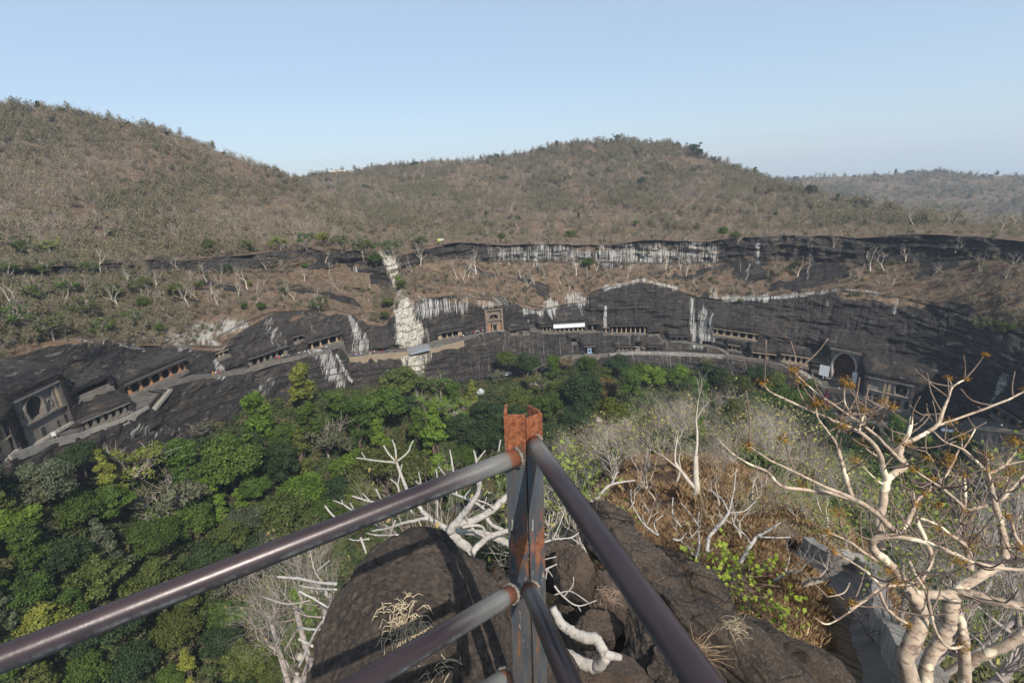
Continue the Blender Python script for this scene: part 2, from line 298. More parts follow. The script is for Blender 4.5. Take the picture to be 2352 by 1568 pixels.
white = np.maximum(white, ms * sstep(.45, .7, fbm(U / 6, D / 5, 3, 87)) * .7 * sstep(.35, .1, T))
white = np.maximum(white, mw * wl[None] * .1)
paint(green, [(0, 700), (200, 660), (330, 700)], 120, .8); paint(green, [(0, 740), (200, 730)], 60, .9); paint(green, [(2200, 730), (2352, 745)], 22, .5)
green = np.maximum(green, mwd * .7); green = np.maximum(green * (1 - mc), 0)
red = mn * np.clip(1.6 - ((PX - 1510) / 190) ** 2 - ((PY - 1130) / 75) ** 2, 0, 1)
paint(green, [(895, 640), (930, 655), (880, 690)], 22, .6)
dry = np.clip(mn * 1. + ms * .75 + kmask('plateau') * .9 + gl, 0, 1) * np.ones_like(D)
# ------------------------------------------------------------------ ground material
def ground_mat():
    m = Mat('ground_rock_and_soil', .92, .12); s = m.n('Attribute', attribute_name='suv').outputs['Vector']
    def mp(sc): return m.n('Mapping', {'Vector': s, 'Scale': sc}).outputs[0]
    rock, white, cream, pave, green, dry = (m.attr(k) for k in ('rock', 'white', 'cream', 'pave', 'green', 'dry'))
    big = m.noise(mp((.03, .05, .05)), 1, 4); streak = m.noise(mp((.9, .07, .07)), 1, 5, .65); fine = m.noise(mp((1.1, 1.4, 1.1)), 1, 6, .7); strata = m.noise(mp((.04, 1.5, 1.5)), 1, 5, .6)
    c = m.mix(m.ramp(streak, .35, .68), (.030, .027, .026), (.072, .063, .058))
    c = m.mix(m.math('MULTIPLY', m.ramp(big, .45, .7), .6), c, (.10, .084, .072))
    c = m.mix(m.math('MULTIPLY', m.ramp(strata, .60, .65), .65), c, (.22, .19, .16))
    c = m.mix(m.math('MULTIPLY', m.ramp(fine, .64, .72), .55), c, (.24, .215, .19))
    c = m.mix(m.math('MULTIPLY', m.ramp(fine, .42, .3), .7), c, (.012, .012, .014))
    ck = m.noise(mp((.10, .9, .9)), 1, 7, .62); cv = m.noise(mp((.55, .05, .05)), 1, 6, .6)
    c = m.mix(m.math('MULTIPLY', m.ramp(m.math('ABSOLUTE', m.math('SUBTRACT', ck, .5)), .018, .0), .8), c, (.010, .009, .010))
    c = m.mix(m.math('MULTIPLY', m.ramp(m.math('ABSOLUTE', m.math('SUBTRACT', cv, .5)), .014, .0), .65), c, (.012, .011, .012))  # vertical crevice shade put into the rock colour, since the sun is frontal
    c = m.mix(m.math('MULTIPLY', m.ramp(m.noise(mp((2.2, 2.6, 2.2)), 1, 4, .7), .64, .70), .5), c, (.27, .245, .215))
    c = m.mix(m.math('MULTIPLY', m.ramp(m.noise(mp((.16, .3, .2)), 1, 7, .7), .56, .66), .55), c, (.155, .115, .08))
    # soil, fallen leaves and dry grass
    g1 = m.noise(mp((.5, .5, .6)), 1, 8, .72); g2 = m.noise(mp((.06, .08, .08)), 1, 5); g3 = m.noise(mp((2.2, 2.2, 2.2)), 1, 6, .75)
    so = m.mix(m.ramp(g2, .38, .62), (.15, .09, .064), (.255, .172, .118))
    so = m.mix(m.ramp(g1, .42, .62), so, (.33, .235, .15))
    so = m.mix(m.ramp(g3, .5, .36), so, (.06, .042, .03)); so = m.mix(m.math('MULTIPLY', m.ramp(m.noise(mp((.9, .9, .9)), 1, 4, .7), .56, .66), .6), so, (.10, .068, .045)); so = m.mix(m.math('MULTIPLY', m.ramp(m.noise(mp((.35, .35, .35)), 1, 6, .75), .58, .64), .5), so, (.16, .15, .14))
    so = m.mix(m.math('MULTIPLY', green, m.ramp(g1, .35, .6)), so, (.06, .075, .026))
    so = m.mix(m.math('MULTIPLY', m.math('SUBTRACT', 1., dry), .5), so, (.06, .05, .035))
    so = m.mix(m.math('MULTIPLY', m.attr('red'), m.ramp(g1, .3, .6)), so, m.mix(m.ramp(g3, .4, .6), (.15, .08, .052), (.27, .16, .105)))
    rk = m.math('ADD', rock, m.math('MULTIPLY', m.math('SUBTRACT', g1, .5), .9))
    c = m.mix(m.ramp(rk, .42, .58), so, c)
    ws = m.noise(mp((2.3, .09, .09)), 1, 4, .75)
    wf = m.ramp(m.math('ADD', white, m.math('MULTIPLY', m.math('SUBTRACT', ws, .5), 4.6)), .45, .95)
    c = m.mix(m.math('MULTIPLY', m.math('MULTIPLY', wf, .92), m.ramp(white, .03, .16)), c, (.54, .52, .48))
    cf = m.ramp(m.math('ADD', cream, m.math('MULTIPLY', m.math('SUBTRACT', ws, .5), 3.4)), .30, .62)
    cf = m.math('MULTIPLY', cf, m.ramp(cream, .05, .2))
    cc = m.mix(m.ramp(ws, .42, .6), (.72, .69, .62), (.52, .46, .36))
    c = m.mix(cf, c, m.mix(m.ramp(fine, .38, .5), (.2, .15, .1), cc))
    pc = m.mix(m.ramp(g1, .35, .65), (.12, .108, .096), (.23, .207, .18))
    c = m.mix(m.ramp(m.math('ADD', pave, m.math('MULTIPLY', m.math('SUBTRACT', g1, .5), .4)), .45, .6), c, pc)
    m.color(c)
    m.bump(m.math('ADD', m.noise(mp((.35, .5, .45)), 1, 8, .7), m.math('MULTIPLY', m.noise(mp((.1, 1.1, 1.)), 1, 6, .7), .8)), 1., 2.6)
    return m.m
GROUND = ground_mat()
HOLES = []                                        # filled by the cave temples: (origin, ex, n, half width, z0, z1)
def build_terrain():
    global V3
    keep = np.ones((NR - 1, NC - 1), bool)
    lo = seg_rows('wall')[0]; hi = seg_rows('slope')[0] + 3
    for (o, ex, n, hw, z0, z1, mg, fl) in HOLES:
        a = V3[lo:hi] - o; x = a @ ex; y = a @ n; z = a[..., 2]
        dx = np.maximum(np.abs(x) - hw - .6, 0); dz = np.maximum(np.maximum(z0 - .2 - z, z - z1 - .6), 0)
        k = 1 - sstep(.2, mg, np.hypot(dx, dz * 1.)); k = k * (np.abs(y) < 16) * (z > fl)
        V3[lo:hi] += (n * ((.22 + np.clip(z - z1 + .3, 0, 2.5) * .16) - y)[..., None]) * k[..., None]
    for (o, ex, n, hw, z0, z1, mg, fl) in HOLES:
        C = (V3[:-1, :-1] + V3[1:, 1:]) / 2 - o
        x, y, z = C @ ex, C @ n, C[..., 2]
        keep &= ~((np.abs(x) < hw) & (z > z0 + .05) & (z < z1) & (np.abs(y) < 3))
    # soft water-worn path under the feet of the walkways stays paved
    uv = np.stack([U, np.where(kmask('cliff', 'upper', 'wall') > 0, Z, D), D * .3], -1)
    uv[..., 0] *= np.clip(D / 235, .02, 1); uv[..., 1] = np.where(kmask('n') > 0, D, uv[..., 1])
    grid_obj('ground', V3, GROUND, keep, attrs=dict(rock=rock, white=white, cream=cream, pave=pave, green=green, dry=dry, red=red), uv=uv)
# ------------------------------------------------------------------ hills behind the plateau
def hill(name, rings, counts, azr, seed, rough=4.0, dryv=.9, greenv=.06):
    az = np.radians(np.arange(azr[0], azr[1], .2)); rr = []
    for t in rings:
        v = [PD(*p) for p in t]; a = np.array([math.atan2(p[0], p[1]) for p in v]); o = np.argsort(a)
        rr.append((np.interp(az, a[o], np.array([math.hypot(p[0], p[1]) for p in v])[o]), np.interp(az, a[o], np.array([p[2] for p in v])[o])))
    back = (rr[-1][0] + 90, rr[-1][1] - 45); rr.append(back)
    base = (rr[0][0] - 30, rr[0][1] - 14); rr.insert(0, base); counts = [3] + counts + [6]
    d = [rr[0][0]]; z = [rr[0][1]]
    for a, b, n in zip(rr[:-1], rr[1:], counts):
        for j in range(1, n + 1):
            t = j / n; d.append(a[0] * (1 - t) + b[0] * t); z.append(a[1] * (1 - t) + b[1] * t)
    d = np.array(d); z = np.array(z); n = len(d); u = az[None] * d
    e = np.clip(np.minimum(np.arange(n), n - 7 - np.arange(n)) / 8, 0, 1)[:, None] * 1.
    z = z + e * (fbm(u / 60, d / 50, 5, seed) * rough - np.abs(fbm(u / 38, d / 120, 3, seed + 5)) * rough * 1.2)
    V = np.stack([d * np.sin(az)[None], d * np.cos(az)[None], z], -1)
    o_ = np.ones_like(d)
    grid_obj(name, V, GROUND, attrs=dict(rock=o_ * sstep(.35, .6, fbm(u / 40, d / 6, 4, seed + 8)) * .55, white=o_ * 0, cream=o_ * 0, pave=o_ * 0, green=o_ * greenv, dry=o_ * dryv), uv=np.stack([u, d, z], -1))
    return V
H_LEFT = hill('hill', [
    [(-150, 600, 225), (0, 604, 236), (200, 598, 250), (400, 592, 262), (600, 584, 270), (700, 570, 275), (800, 574, 280), (880, 582, 284), (905, 586, 284)],
    [(-150, 430, 330), (0, 435, 335), (200, 440, 345), (400, 448, 352), (600, 486, 352), (700, 505, 345), (800, 534, 330), (880, 566, 312), (905, 582, 300)],
    [(-150, 228, 430), (0, 245, 430), (150, 256, 430), (300, 285, 432), (400, 309, 435), (520, 356, 435), (600, 385, 430), (680, 416, 425), (760, 455, 410), (830, 496, 390), (880, 545, 350), (905, 580, 310)]], [40, 40], (-64, -15), 101)
H_MID = hill('hill', [
    [(560, 520, 420), (700, 540, 420), (850, 565, 345), (900, 570, 322), (1000, 555, 337), (1100, 547, 353), (1250, 543, 373), (1400, 542, 383), (1600, 534, 388), (1800, 529, 383), (2000, 524, 373), (2200, 523, 363), (2352, 525, 353), (2500, 527, 345)],
    [(560, 475, 530), (700, 470, 540), (850, 476, 500), (1000, 474, 500), (1200, 460, 510), (1400, 445, 510), (1600, 455, 490), (1750, 474, 470), (1900, 494, 440), (2100, 510, 410), (2352, 522, 370), (2500, 524, 360)],
    [(560, 440, 650), (680, 412, 680), (740, 404, 690), (900, 384, 700), (1060, 374, 700), (1200, 357, 690), (1280, 336, 680), (1430, 323, 670), (1540, 334, 660), (1600, 356, 640), (1700, 392, 610), (1760, 416, 580), (1850, 445, 520), (1960, 470, 480), (2100, 495, 440), (2250, 512, 410), (2352, 518, 390), (2500, 522, 370)]], [44, 44], (-29, 52), 131, greenv=.1)
H_FAR = hill('hill', [
    [(1500, 620, 760), (1900, 600, 760), (2352, 600, 760), (2600, 600, 760)],
    [(1500, 500, 1100), (1900, 478, 1100), (2150, 470, 1100), (2600, 470, 1100)],
    [(1500, 450, 1350), (1650, 432, 1400), (1760, 415, 1500), (1900, 406, 1500), (2000, 404, 1500), (2150, 394, 1500), (2250, 404, 1500), (2352, 405, 1500), (2600, 400, 1500)]], [26, 30], (12, 66), 151, rough=9, greenv=.3)
# river
wm = Mat('river_water', .08, .5); wv = wm.coord(); wm.color(wm.mix(wm.ramp(wm.noise(wv, .08), .4, .6), (.035, .032, .014), (.06, .052, .02))); wm.bump(wm.noise(wv, 1.5), .15, .05)
a_, b_ = river(-8.5)[0], river(8.5)[0]
Wv = np.stack([np.stack([r * np.sin(AZ), r * np.cos(AZ), np.full(NC, WATER_Z - .35)], -1) for r in (a_, a_ * .5 + b_ * .5, b_)])
grid_obj('river', Wv, wm.m)
# ------------------------------------------------------------------ cut stone and other materials
def stone_mat(name, a, b, stain=(.03, .028, .03), st=.5, sc=.6):
    m = Mat(name, .9, .15); v = m.coord(); vv = m.coord(scale=(1.2, 1.2, .25))
    c = m.mix(m.ramp(m.noise(v, sc, 5), .35, .65), a, b)
    c = m.mix(m.math('MULTIPLY', m.ramp(m.noise(vv, 1.2, 6, .7), .5, .68), st), c, stain)
    m.color(c); m.bump(m.noise(v, 3, 6, .7), .5, .15); return m.m
S_BUFF = stone_mat('buff_cut_stone', (.42, .32, .22), (.29, .22, .155), st=.4)
S_RED = stone_mat('reddish_cut_stone', (.34, .17, .09), (.24, .14, .09), st=.3)
S_GREY = stone_mat('grey_cut_stone', (.19, .165, .14), (.12, .105, .092), st=.45)
S_DARK = stone_mat('black_weathered_stone', (.045, .04, .04), (.08, .07, .066), (.2, .17, .14), .2)
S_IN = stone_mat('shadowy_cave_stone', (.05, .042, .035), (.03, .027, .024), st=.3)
S_PATH = stone_mat('paving_stone', (.30, .27, .235), (.22, .20, .175), (.12, .11, .1), .5)
def masonry(name, a, b, mort, sc=(1.2, 1.2, 2.2), spread=.5):
    m = Mat(name, .92, .1); v = m.coord(scale=sc); vo = m.n('TexVoronoi', {'Vector': v, 'Scale': 1., 'Randomness': .85}, feature='DISTANCE_TO_EDGE'); vc = m.n('TexVoronoi', {'Vector': v, 'Scale': 1., 'Randomness': .85})
    c = m.mix(m.n('SeparateColor', {'Color': vc.outputs['Color']}).outputs[0], a, b)
    c = m.mix(m.ramp(vo.outputs['Distance'], .03, .09), mort, c)
    c = m.mix(m.math('MULTIPLY', m.ramp(m.noise(m.coord(scale=(.5, .5, .12)), 1, 5, .7), .52, .66), spread), c, (.42, .40, .37))
    m.color(c); m.bump(vo.outputs['Distance'], .6, .2); return m.m
M_RUB = masonry('rubble_masonry', (.15, .12, .10), (.26, .21, .17), (.08, .07, .06), spread=.15)
M_WHT = masonry('white_streaked_masonry', (.13, .11, .10), (.30, .26, .24), (.36, .33, .3), spread=.7)
M_BUF = masonry('buff_masonry', (.32, .25, .17), (.24, .19, .13), (.2, .16, .12), spread=.1)
S_BRN = stone_mat('brown_cut_stone', (.235, .18, .135), (.16, .125, .10), st=.45)
S_GATE = stone_mat('pale_grey_cut_stone', (.30, .265, .225), (.20, .175, .15), st=.4)  # grey stone lightened in colour to offset the shadow over the gate
S_RIM = stone_mat('lightened_stone_rim', (.56, .51, .45), (.40, .36, .31), st=.3)  # rim colour brightened so it shows on the shadowed gate
WHITE_P = simple('white_cloth_panel', (.78, .78, .80), (.7, .71, .74), 1.2)
METAL_G = simple('grey_metal', (.33, .36, .4), (.25, .27, .3), 2, .5, .4)
TIMBER = simple('brown_timber_grille', (.24, .10, .05), (.17, .08, .045), 3)
# ------------------------------------------------------------------ rock-cut temples
ROWS_FAR = (int(seg_rows('wood')[0]), int(seg_rows('slope')[-1]))
def frame_at(L, Rr, hpx, rows=ROWS_FAR, z=None):
    a, b = hit(*L, rows), hit(*Rr, rows); dep = (a @ FWD + b @ FWD) / 2
    zz = (a[2] + b[2]) / 2 if z is None else z
    a = np.array([a[0], a[1], zz]); b = np.array([b[0], b[1], zz]); o = (a + b) / 2
    ex = b - a; wd = np.linalg.norm(ex); ex /= wd; n = np.array([ex[1], -ex[0], 0.])
    return o, ex, n, wd, hpx * dep / F * 1.06
def place(t, o, ex, n): t.matrix_world = Matrix([[ex[0], -n[0], 0, o[0]], [ex[1], -n[1], 0, o[1]], [0, 0, 1, o[2]], [0, 0, 0, 1]])
def arch_pts(w, h, k=18, horse=1.0):              # outline of a horseshoe arch from left foot to right foot
    pts = []
    for i in range(k + 1):
        a = math.pi * (1.12 - 1.24 * i / k) if horse else math.pi * (1 - i / k)
        pts.append((w / 2 * math.cos(a) * 1.0, h * .48 + h * .52 * math.sin(a)))
    if horse: pts = [(-w * .43, 0)] + pts + [(w * .43, 0)]
    else: pts = [(-w / 2, 0)] + pts + [(w / 2, 0)]
    return pts
pillar_cache = {}
def pillar_mesh(h, r, mat, kind):
    key = (round(h, 1), round(r, 2), mat.name, kind)
    if key not in pillar_cache:
        b = MB()
        if kind == 'carved':
            b.box(-r * 1.25, r * 1.25, -r * 1.25, r * 1.25, 0, h * .14); b.lathe([(r, h * .14), (r, h * .5), (r * .85, h * .55), (r * .82, h * .8), (r * 1.2, h * .86)], 8, ph=.5)
            b.box(-r * 2.0, r * 2.0, -r * 1.0, r * 1.0, h * .86, h * .93); b.box(-r * 1.3, r * 1.3, -r * 1.1, r * 1.1, h * .93, h * 1.0)
        elif kind == 'square': b.box(-r, r, -r, r, 0, h); b.box(-r * 1.15, r * 1.15, -r * 1.15, r * 1.15, h * .92, h * .999)
        else: b.box(-r * 1.1, r * 1.1, -r * 1.1, r * 1.1, 0, h * .12); b.lathe([(r, h * .12), (r * .92, h * .9)], 8, ph=.5); b.box(-r * 1.3, r * 1.3, -r * 1.1, r * 1.1, h * .9, h * .999)
        o = b.build('pillar', mat); pillar_cache[key] = o; return o, True
    return pillar_cache[key], False
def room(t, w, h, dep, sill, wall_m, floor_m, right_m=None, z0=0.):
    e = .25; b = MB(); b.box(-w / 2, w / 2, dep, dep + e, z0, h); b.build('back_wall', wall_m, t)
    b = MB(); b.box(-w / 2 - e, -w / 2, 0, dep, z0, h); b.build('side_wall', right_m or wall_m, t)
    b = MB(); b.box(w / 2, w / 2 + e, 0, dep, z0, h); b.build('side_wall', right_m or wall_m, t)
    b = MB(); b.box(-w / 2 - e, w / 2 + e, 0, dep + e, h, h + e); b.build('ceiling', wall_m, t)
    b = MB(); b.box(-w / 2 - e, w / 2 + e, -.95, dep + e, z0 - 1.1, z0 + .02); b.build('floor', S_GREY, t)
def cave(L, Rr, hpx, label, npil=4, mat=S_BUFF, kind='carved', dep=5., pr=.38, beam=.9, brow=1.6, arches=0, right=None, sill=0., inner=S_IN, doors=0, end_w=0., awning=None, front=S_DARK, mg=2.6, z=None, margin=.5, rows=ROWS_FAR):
    o, ex, n, w, h = frame_at(L, Rr, hpx, rows, z)
    t = empty('cave_temple', (0, 0, 0), label, 'cave temple', 'rock cut cave temples along the cliff'); place(t, o, ex, n)
    HOLES.append((o, ex, n, w / 2, 0., h, mg, -.3))
    room(t, w, h, dep, sill, inner, S_PATH, right)
    b = MB(); fr = margin + .3; rn = random.Random(int(L[0]))
    b.box(-w / 2 - fr, -w / 2 - .01, -.05, 1.2, -.3, h + fr * .6); b.box(w / 2 + .01, w / 2 + fr, -.05, 1.2, -.3, h + fr * .6); b.box(-w / 2 - .01, w / 2 + .01, -.05, 1.2, h + .01, h + fr * .6)
    b.build('rock_frame', front, t)
    if beam:
        b = MB(); b.box(-w / 2, w / 2, -.45, .35, h - beam * .55, h - .01); b.box(-w / 2 - .3, w / 2 + .3, -.45 - brow * .5, -.46, h - beam * .25, h + .12); b.build('cornice', front if brow > 1 else mat, t)
    ph = h - (beam * .55 if beam else 0)
    if end_w:
        for s in (-1, 1):
            b = MB(); x = s * (w / 2 - end_w / 2); b.box(x - end_w / 2, x + end_w / 2, -.05, .5, 0, ph); b.build('end_wall', mat, t)
    iw = w - 2 * end_w
    for i in range(npil):
        x = -iw / 2 + iw * (i + (1 if end_w or npil < 3 else .5)) / (npil + (1 if end_w or npil < 3 else 0))
        src, first = pillar_mesh(ph, pr, mat, kind)
        p = src if first else src.copy()
        if not first: COL.objects.link(p)
        p.parent = t; p.location = (x, .55, 0)
    if sill:
        b = MB(); b.box(-w / 2, w / 2, -.1, .3, 0, sill); b.build('parapet', mat, t)
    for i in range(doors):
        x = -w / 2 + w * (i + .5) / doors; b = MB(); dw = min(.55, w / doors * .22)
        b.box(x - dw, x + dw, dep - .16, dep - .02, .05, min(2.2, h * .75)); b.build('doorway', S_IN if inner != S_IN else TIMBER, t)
    if awning:
        b = MB(); k = 3
        for i in range(k): b.box(-w / 2 + w * i / k + .04, -w / 2 + w * (i + 1) / k - .04, -.75, -.68, h * .48, h * .95)
        b.build('white_awning', WHITE_P, t)
    return t, w, h
CL = 'carved in black cliff'
cave((175, 912), (255, 893), 19, 'wide dark pillarless cave under a rock overhang, right of the carved arched facade at left', 0, S_GREY, dep=4, beam=0, sill=.8)
cave((192, 984), (300, 948), 20, 'low open hall with broken grey pilasters beneath the overhang beside the ruined court', 6, S_GREY, 'square', 3, .42, .5, .4)
cave((287, 897), (430, 861), 27, 'long cave with reddish pillars and orange end wall above the wide upper terrace', 6, S_RED, dep=6, pr=.5, beam=1.6, right=S_RED)
cave((497, 824), (524, 812), 11, 'small niche of three buff openings high on the cliff beside a thin white streak', 2, S_BUFF, 'square', 2.5, .35, .3, 0.)
cave((571, 841), (662, 817), 20, 'cave with arched bays and grey carved cornice where visitors stand on the terrace', 4, S_GREY, dep=5, pr=.55, beam=1.2, inner=S_IN, end_w=1.6)
cave((674, 786), (697, 780), 11, 'small raised two bay cave between the two pillared terrace caves', 1, S_GREY, 'square', 2.5, .3, .3, .5)
cave((709, 801), (786, 786), 19, 'pillared cave at the upper end of the left terrace beside the white waterfall stain', 4, S_BUFF, dep=5, pr=.42, beam=1.2, right=S_BUFF)
cave((1006, 777), (1062, 772), 15, 'low buff cave with two front pillars and pale end walls, right of the cream waterfall', 2, S_BUFF, dep=4, pr=.34, beam=.5, end_w=2.0, inner=S_IN, doors=1, brow=2.4)
cave((1099, 763), (1108, 762), 9, 'tiny red doored booth niche at the left foot of the tall carved facade', 0, S_RED, dep=1.5, beam=.4, inner=S_RED)
cave((1172, 765), (1189, 764), 9, 'small buff cell with a narrow doorway right of the tall carved facade', 0, S_BUFF, dep=1.5, beam=.4, inner=S_BUFF, doors=2)
cave((1200, 765), (1214, 764), 8, 'broken little niche between the buff cell and the awning cave', 1, S_GREY, dep=1.5, beam=0)
cave((1244, 762), (1268, 762), 14, 'short porch with three pillars adjoining the left end of the white awning cave', 3, S_BUFF, dep=4, pr=.3, beam=.5)
cave((1271, 762), (1343, 762), 22, 'cave shaded by three broad white awning panels above its pillars', 7, S_BUFF, dep=5, pr=.3, beam=.5, awning=1)
cave((1350, 760), (1372, 760), 17, 'ruined grey porch right of the white awning cave', 1, S_GREY, 'square', 2.5, .4, .6, 1.5)
cave((1386, 765), (1398, 765), 13, 'narrow buff side cell left of the eight pillared cave', 1, S_BUFF, 'square', 2, .3, .3, .5)
cave((1401, 765), (1486, 767), 19, 'large cave with a row of eight tall pale pillars in the middle of the cliff', 8, S_BUFF, dep=6, pr=.34, beam=.6)
cave((1489, 768), (1512, 769), 9, 'dim little side cell right of the eight pillared cave', 0, S_GREY, dep=2, beam=.4)
cave((1313, 787), (1323, 787), 10, 'single dark square window high in the wall above the lower road', 0, S_GREY, dep=2, beam=0)
cave((1343, 812), (1366, 812), 17, 'gateway at the lower road with a yellow board and blue booth', 1, S_GREY, 'square', 2.5, .4, .6, .8, inner=S_GREY)
cave((1459, 797), (1470, 797), 12, 'dark doorway at the head of the short central stair', 0, S_GREY, dep=3, beam=0)
cave((1417, 804), (1455, 805), 9, 'low weathered shrine front left of the short central stair', 4, S_GREY, 'square', 2, .45, .4, .5, inner=S_GREY)
cave((1490, 805), (1518, 806), 10, 'small pale shrine with one black doorway right of the short central stair', 0, S_BUFF, dep=1.2, beam=.4, inner=S_BUFF, doors=1)
cave((1541, 783), (1581, 784), 12, 'buff walled cell with three dark doorways left of the white waterfall', 0, S_BUFF, dep=1.6, beam=.5, inner=S_BUFF, doors=3)
cave((1613, 792), (1634, 793), 9, 'low black opening at the foot of the white waterfall', 0, S_BUFF, dep=4, beam=0)
cave((1638, 772), (1740, 779), 15, 'long high gallery of seven dark bays, uppermost on the right of the waterfall', 6, S_BUFF, 'square', 4, .5, .5, .5, sill=.5, mg=7)
cave((1673, 803), (1697, 804), 11, 'small two pillared window cell below the long high gallery', 2, S_BUFF, 'square', 2.5, .3, .4, .5)
cave((1728, 822), (1780, 828), 14, 'half broken cave of three dark bays beside the sunlit buff gallery', 2, S_BUFF, 'square', 4, .45, .5, .8)
cave((1794, 832), (1858, 842), 20, 'sunlit gallery of stout buff pillars and parapet left of the great arched gate', 5, S_BUFF, 'square', 4, .5, .7, .8, sill=1.1)
cave((1867, 849), (1887, 852), 11, 'small walled cell right against the great arched gate', 1, S_GREY, 'square', 2, .35, .4, .6, sill=.8, inner=S_GREY)
cave((2280, 962), (2351, 976), 22, 'hall with orange pillars above the high platform at the right edge', 3, S_RED, 'square', 6, .55, 1.0, 2.2)
def arch_facade(L, Rr, hpx, label, aw, ah, az, mat, opts=(), front=S_DARK, dep=5., px=0., mg=6., z=None):
    o, ex, n, w, h = frame_at(L, Rr, hpx, ROWS_FAR, z)
    t = empty('carved_facade', (0, 0, 0), label, 'cave temple', 'rock cut cave temples along the cliff'); place(t, o, ex, n)
    HOLES.append((o, ex, n, w / 2, 0., h, mg, -.3))
    aw *= w; ah *= h; az *= h; px *= w; y0 = .9
    pts = [(x + px, z_ + az) for x, z_ in arch_pts(aw, ah)]
    b = MB(); x0, x1 = -w / 2, w / 2; K = len(pts)         # wall panel with an arched hole
    def outer(i):
        x, z_ = pts[i]; f = i / (K - 1)
        if f < .3: return (x0, az + (h - az) * f / .3)
        if f > .7: return (x1, az + (h - az) * (1 - f) / .3)
        return (x0 + (x1 - x0) * (f - .3) / .4, h)
    for i in range(K - 1):
        a, c = pts[i], pts[i + 1]; oa, oc = outer(i), outer(i + 1)
        b.poly([(oa[0], y0, oa[1]), (oc[0], y0, oc[1]), (c[0], y0, c[1]), (a[0], y0, a[1])])
        b.poly([(a[0], y0, a[1]), (c[0], y0, c[1]), (c[0], y0 + 1.6, c[1]), (a[0], y0 + 1.6, a[1])])
    if az > .1:
        b.poly([(x0, y0, az), (pts[0][0], y0, az), (pts[-1][0], y0, az), (x1, y0, az), (x1, y0, 0), (x0, y0, 0)])
    b.build('facade_wall', mat, t)
    b = MB(); rw = min(aw * .09, 1.1)                        # horseshoe moulding
    for i in range(K - 1):
        (ax_, az_), (cx_, cz_) = pts[i], pts[i + 1]
        def outp(x, z_): d = math.hypot(x - px, z_ - az - ah * .45) or 1; return (x + (x - px) / d * rw, z_ + (z_ - az - ah * .45) / d * rw)
        a2, c2 = outp(ax_, az_), outp(cx_, cz_)
        A = [(ax_, y0 - .5, az_), (cx_, y0 - .5, cz_), (c2[0], y0 - .5, c2[1]), (a2[0], y0 - .5, a2[1])]; B = [(x, y0 - .01, z_) for x, _, z_ in A]
        b.poly(A); b.poly([A[3], A[2], B[2], B[3]]); b.poly([A[1], A[0], B[0], B[1]])
    b.build('arch_moulding', mat if 'pale' not in opts else S_RIM, t)
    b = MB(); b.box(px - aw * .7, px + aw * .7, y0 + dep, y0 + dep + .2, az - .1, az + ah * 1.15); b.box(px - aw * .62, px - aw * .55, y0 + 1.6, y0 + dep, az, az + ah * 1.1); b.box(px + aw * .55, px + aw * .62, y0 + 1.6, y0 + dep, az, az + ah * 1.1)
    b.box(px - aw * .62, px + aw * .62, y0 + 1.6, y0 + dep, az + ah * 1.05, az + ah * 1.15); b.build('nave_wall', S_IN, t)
    b = MB(); b.box(px - aw * .62, px + aw * .62, y0 + .02, y0 + dep, az - .4, az - .02); b.build('nave_floor', S_GREY, t)
    b = MB(); b.box(x0 - .3, x1 + .3, -.5, 9, -.4, -.01); b.build('floor', S_PATH, t)
    b = MB(); fr = .8
    b.box(x0 - fr, x0 - .01, -.05, 1.6, -.3, h + fr * .7); b.box(x1 + .01, x1 + fr, -.05, 1.6, -.3, h + fr * .7); b.box(x0 - .01, x1 + .01, -.05, 1.6, h + .01, h + fr * .7); b.build('rock_frame', front, t)
    if 'cornice' in opts:
        b = MB(); b.box(x0, x1, -.1, y0 - .01, h * .9, h * .94); b.box(x0, x1, .25, y0 - .01, h * .945, h - .01); b.build('cornice', mat, t)
    if 'ledge' in opts:
        b = MB(); b.box(x0, x1, .15, y0 - .01, az - h * .05, az - h * .01); b.build('string_course', mat, t)
    if 'grille' in opts:
        b = MB(); gx = 9
        for i in range(gx + 1):
            x = px - aw * .5 + aw * i / gx; hh = ah * .48 + ah * .52 * math.sqrt(max(0, 1 - ((x - px) / (aw / 2)) ** 2))
            if abs(x - px) < aw * .49: b.box(x - .07, x + .07, y0 + .75, y0 + .87, az, az + hh)
        for j in range(1, 7): b.box(px - aw * .49, px + aw * .49, y0 + .88, y0 + 1.0, az + ah * .115 * j - .06, az + ah * .115 * j + .06)
        for j in range(1, 6):
            a = math.pi * j / 6; b.tube([(px, y0 + .8, az + ah * .5), (px + aw * .48 * math.cos(a), y0 + .8, az + ah * .5 + ah * .5 * math.sin(a))], .07, 4)
        b.build('timber_grille', TIMBER, t)
    if 'ribs' in opts:
        b = MB()
        for j in range(7):
            s = 1 - .06 * j; q = [(px + (x - px) * s, y0 + 1.6 + .45 * j, az + (z_ - az) * s) for x, z_ in pts]; b.tube(q, .16, 4)
        b.build('vault_rib', mat, t)
    if 'bars' in opts:
        b = MB(); b.tube([(px, y0 + .9, az + ah * .3), (px, y0 + .9, az + ah)], .08, 4)
        for s in (-1, 1): b.tube([(px, y0 + .9, az + ah * .3), (px + s * aw * .33, y0 + .9, az + ah * .75)], .08, 4); b.tube([(px, y0 + .9, az + ah * .3), (px + s * aw * .3, y0 + .9, az + .02)], .08, 4)
        b.build('window_bars', S_BUFF, t)
    return t, w, h, az, y0
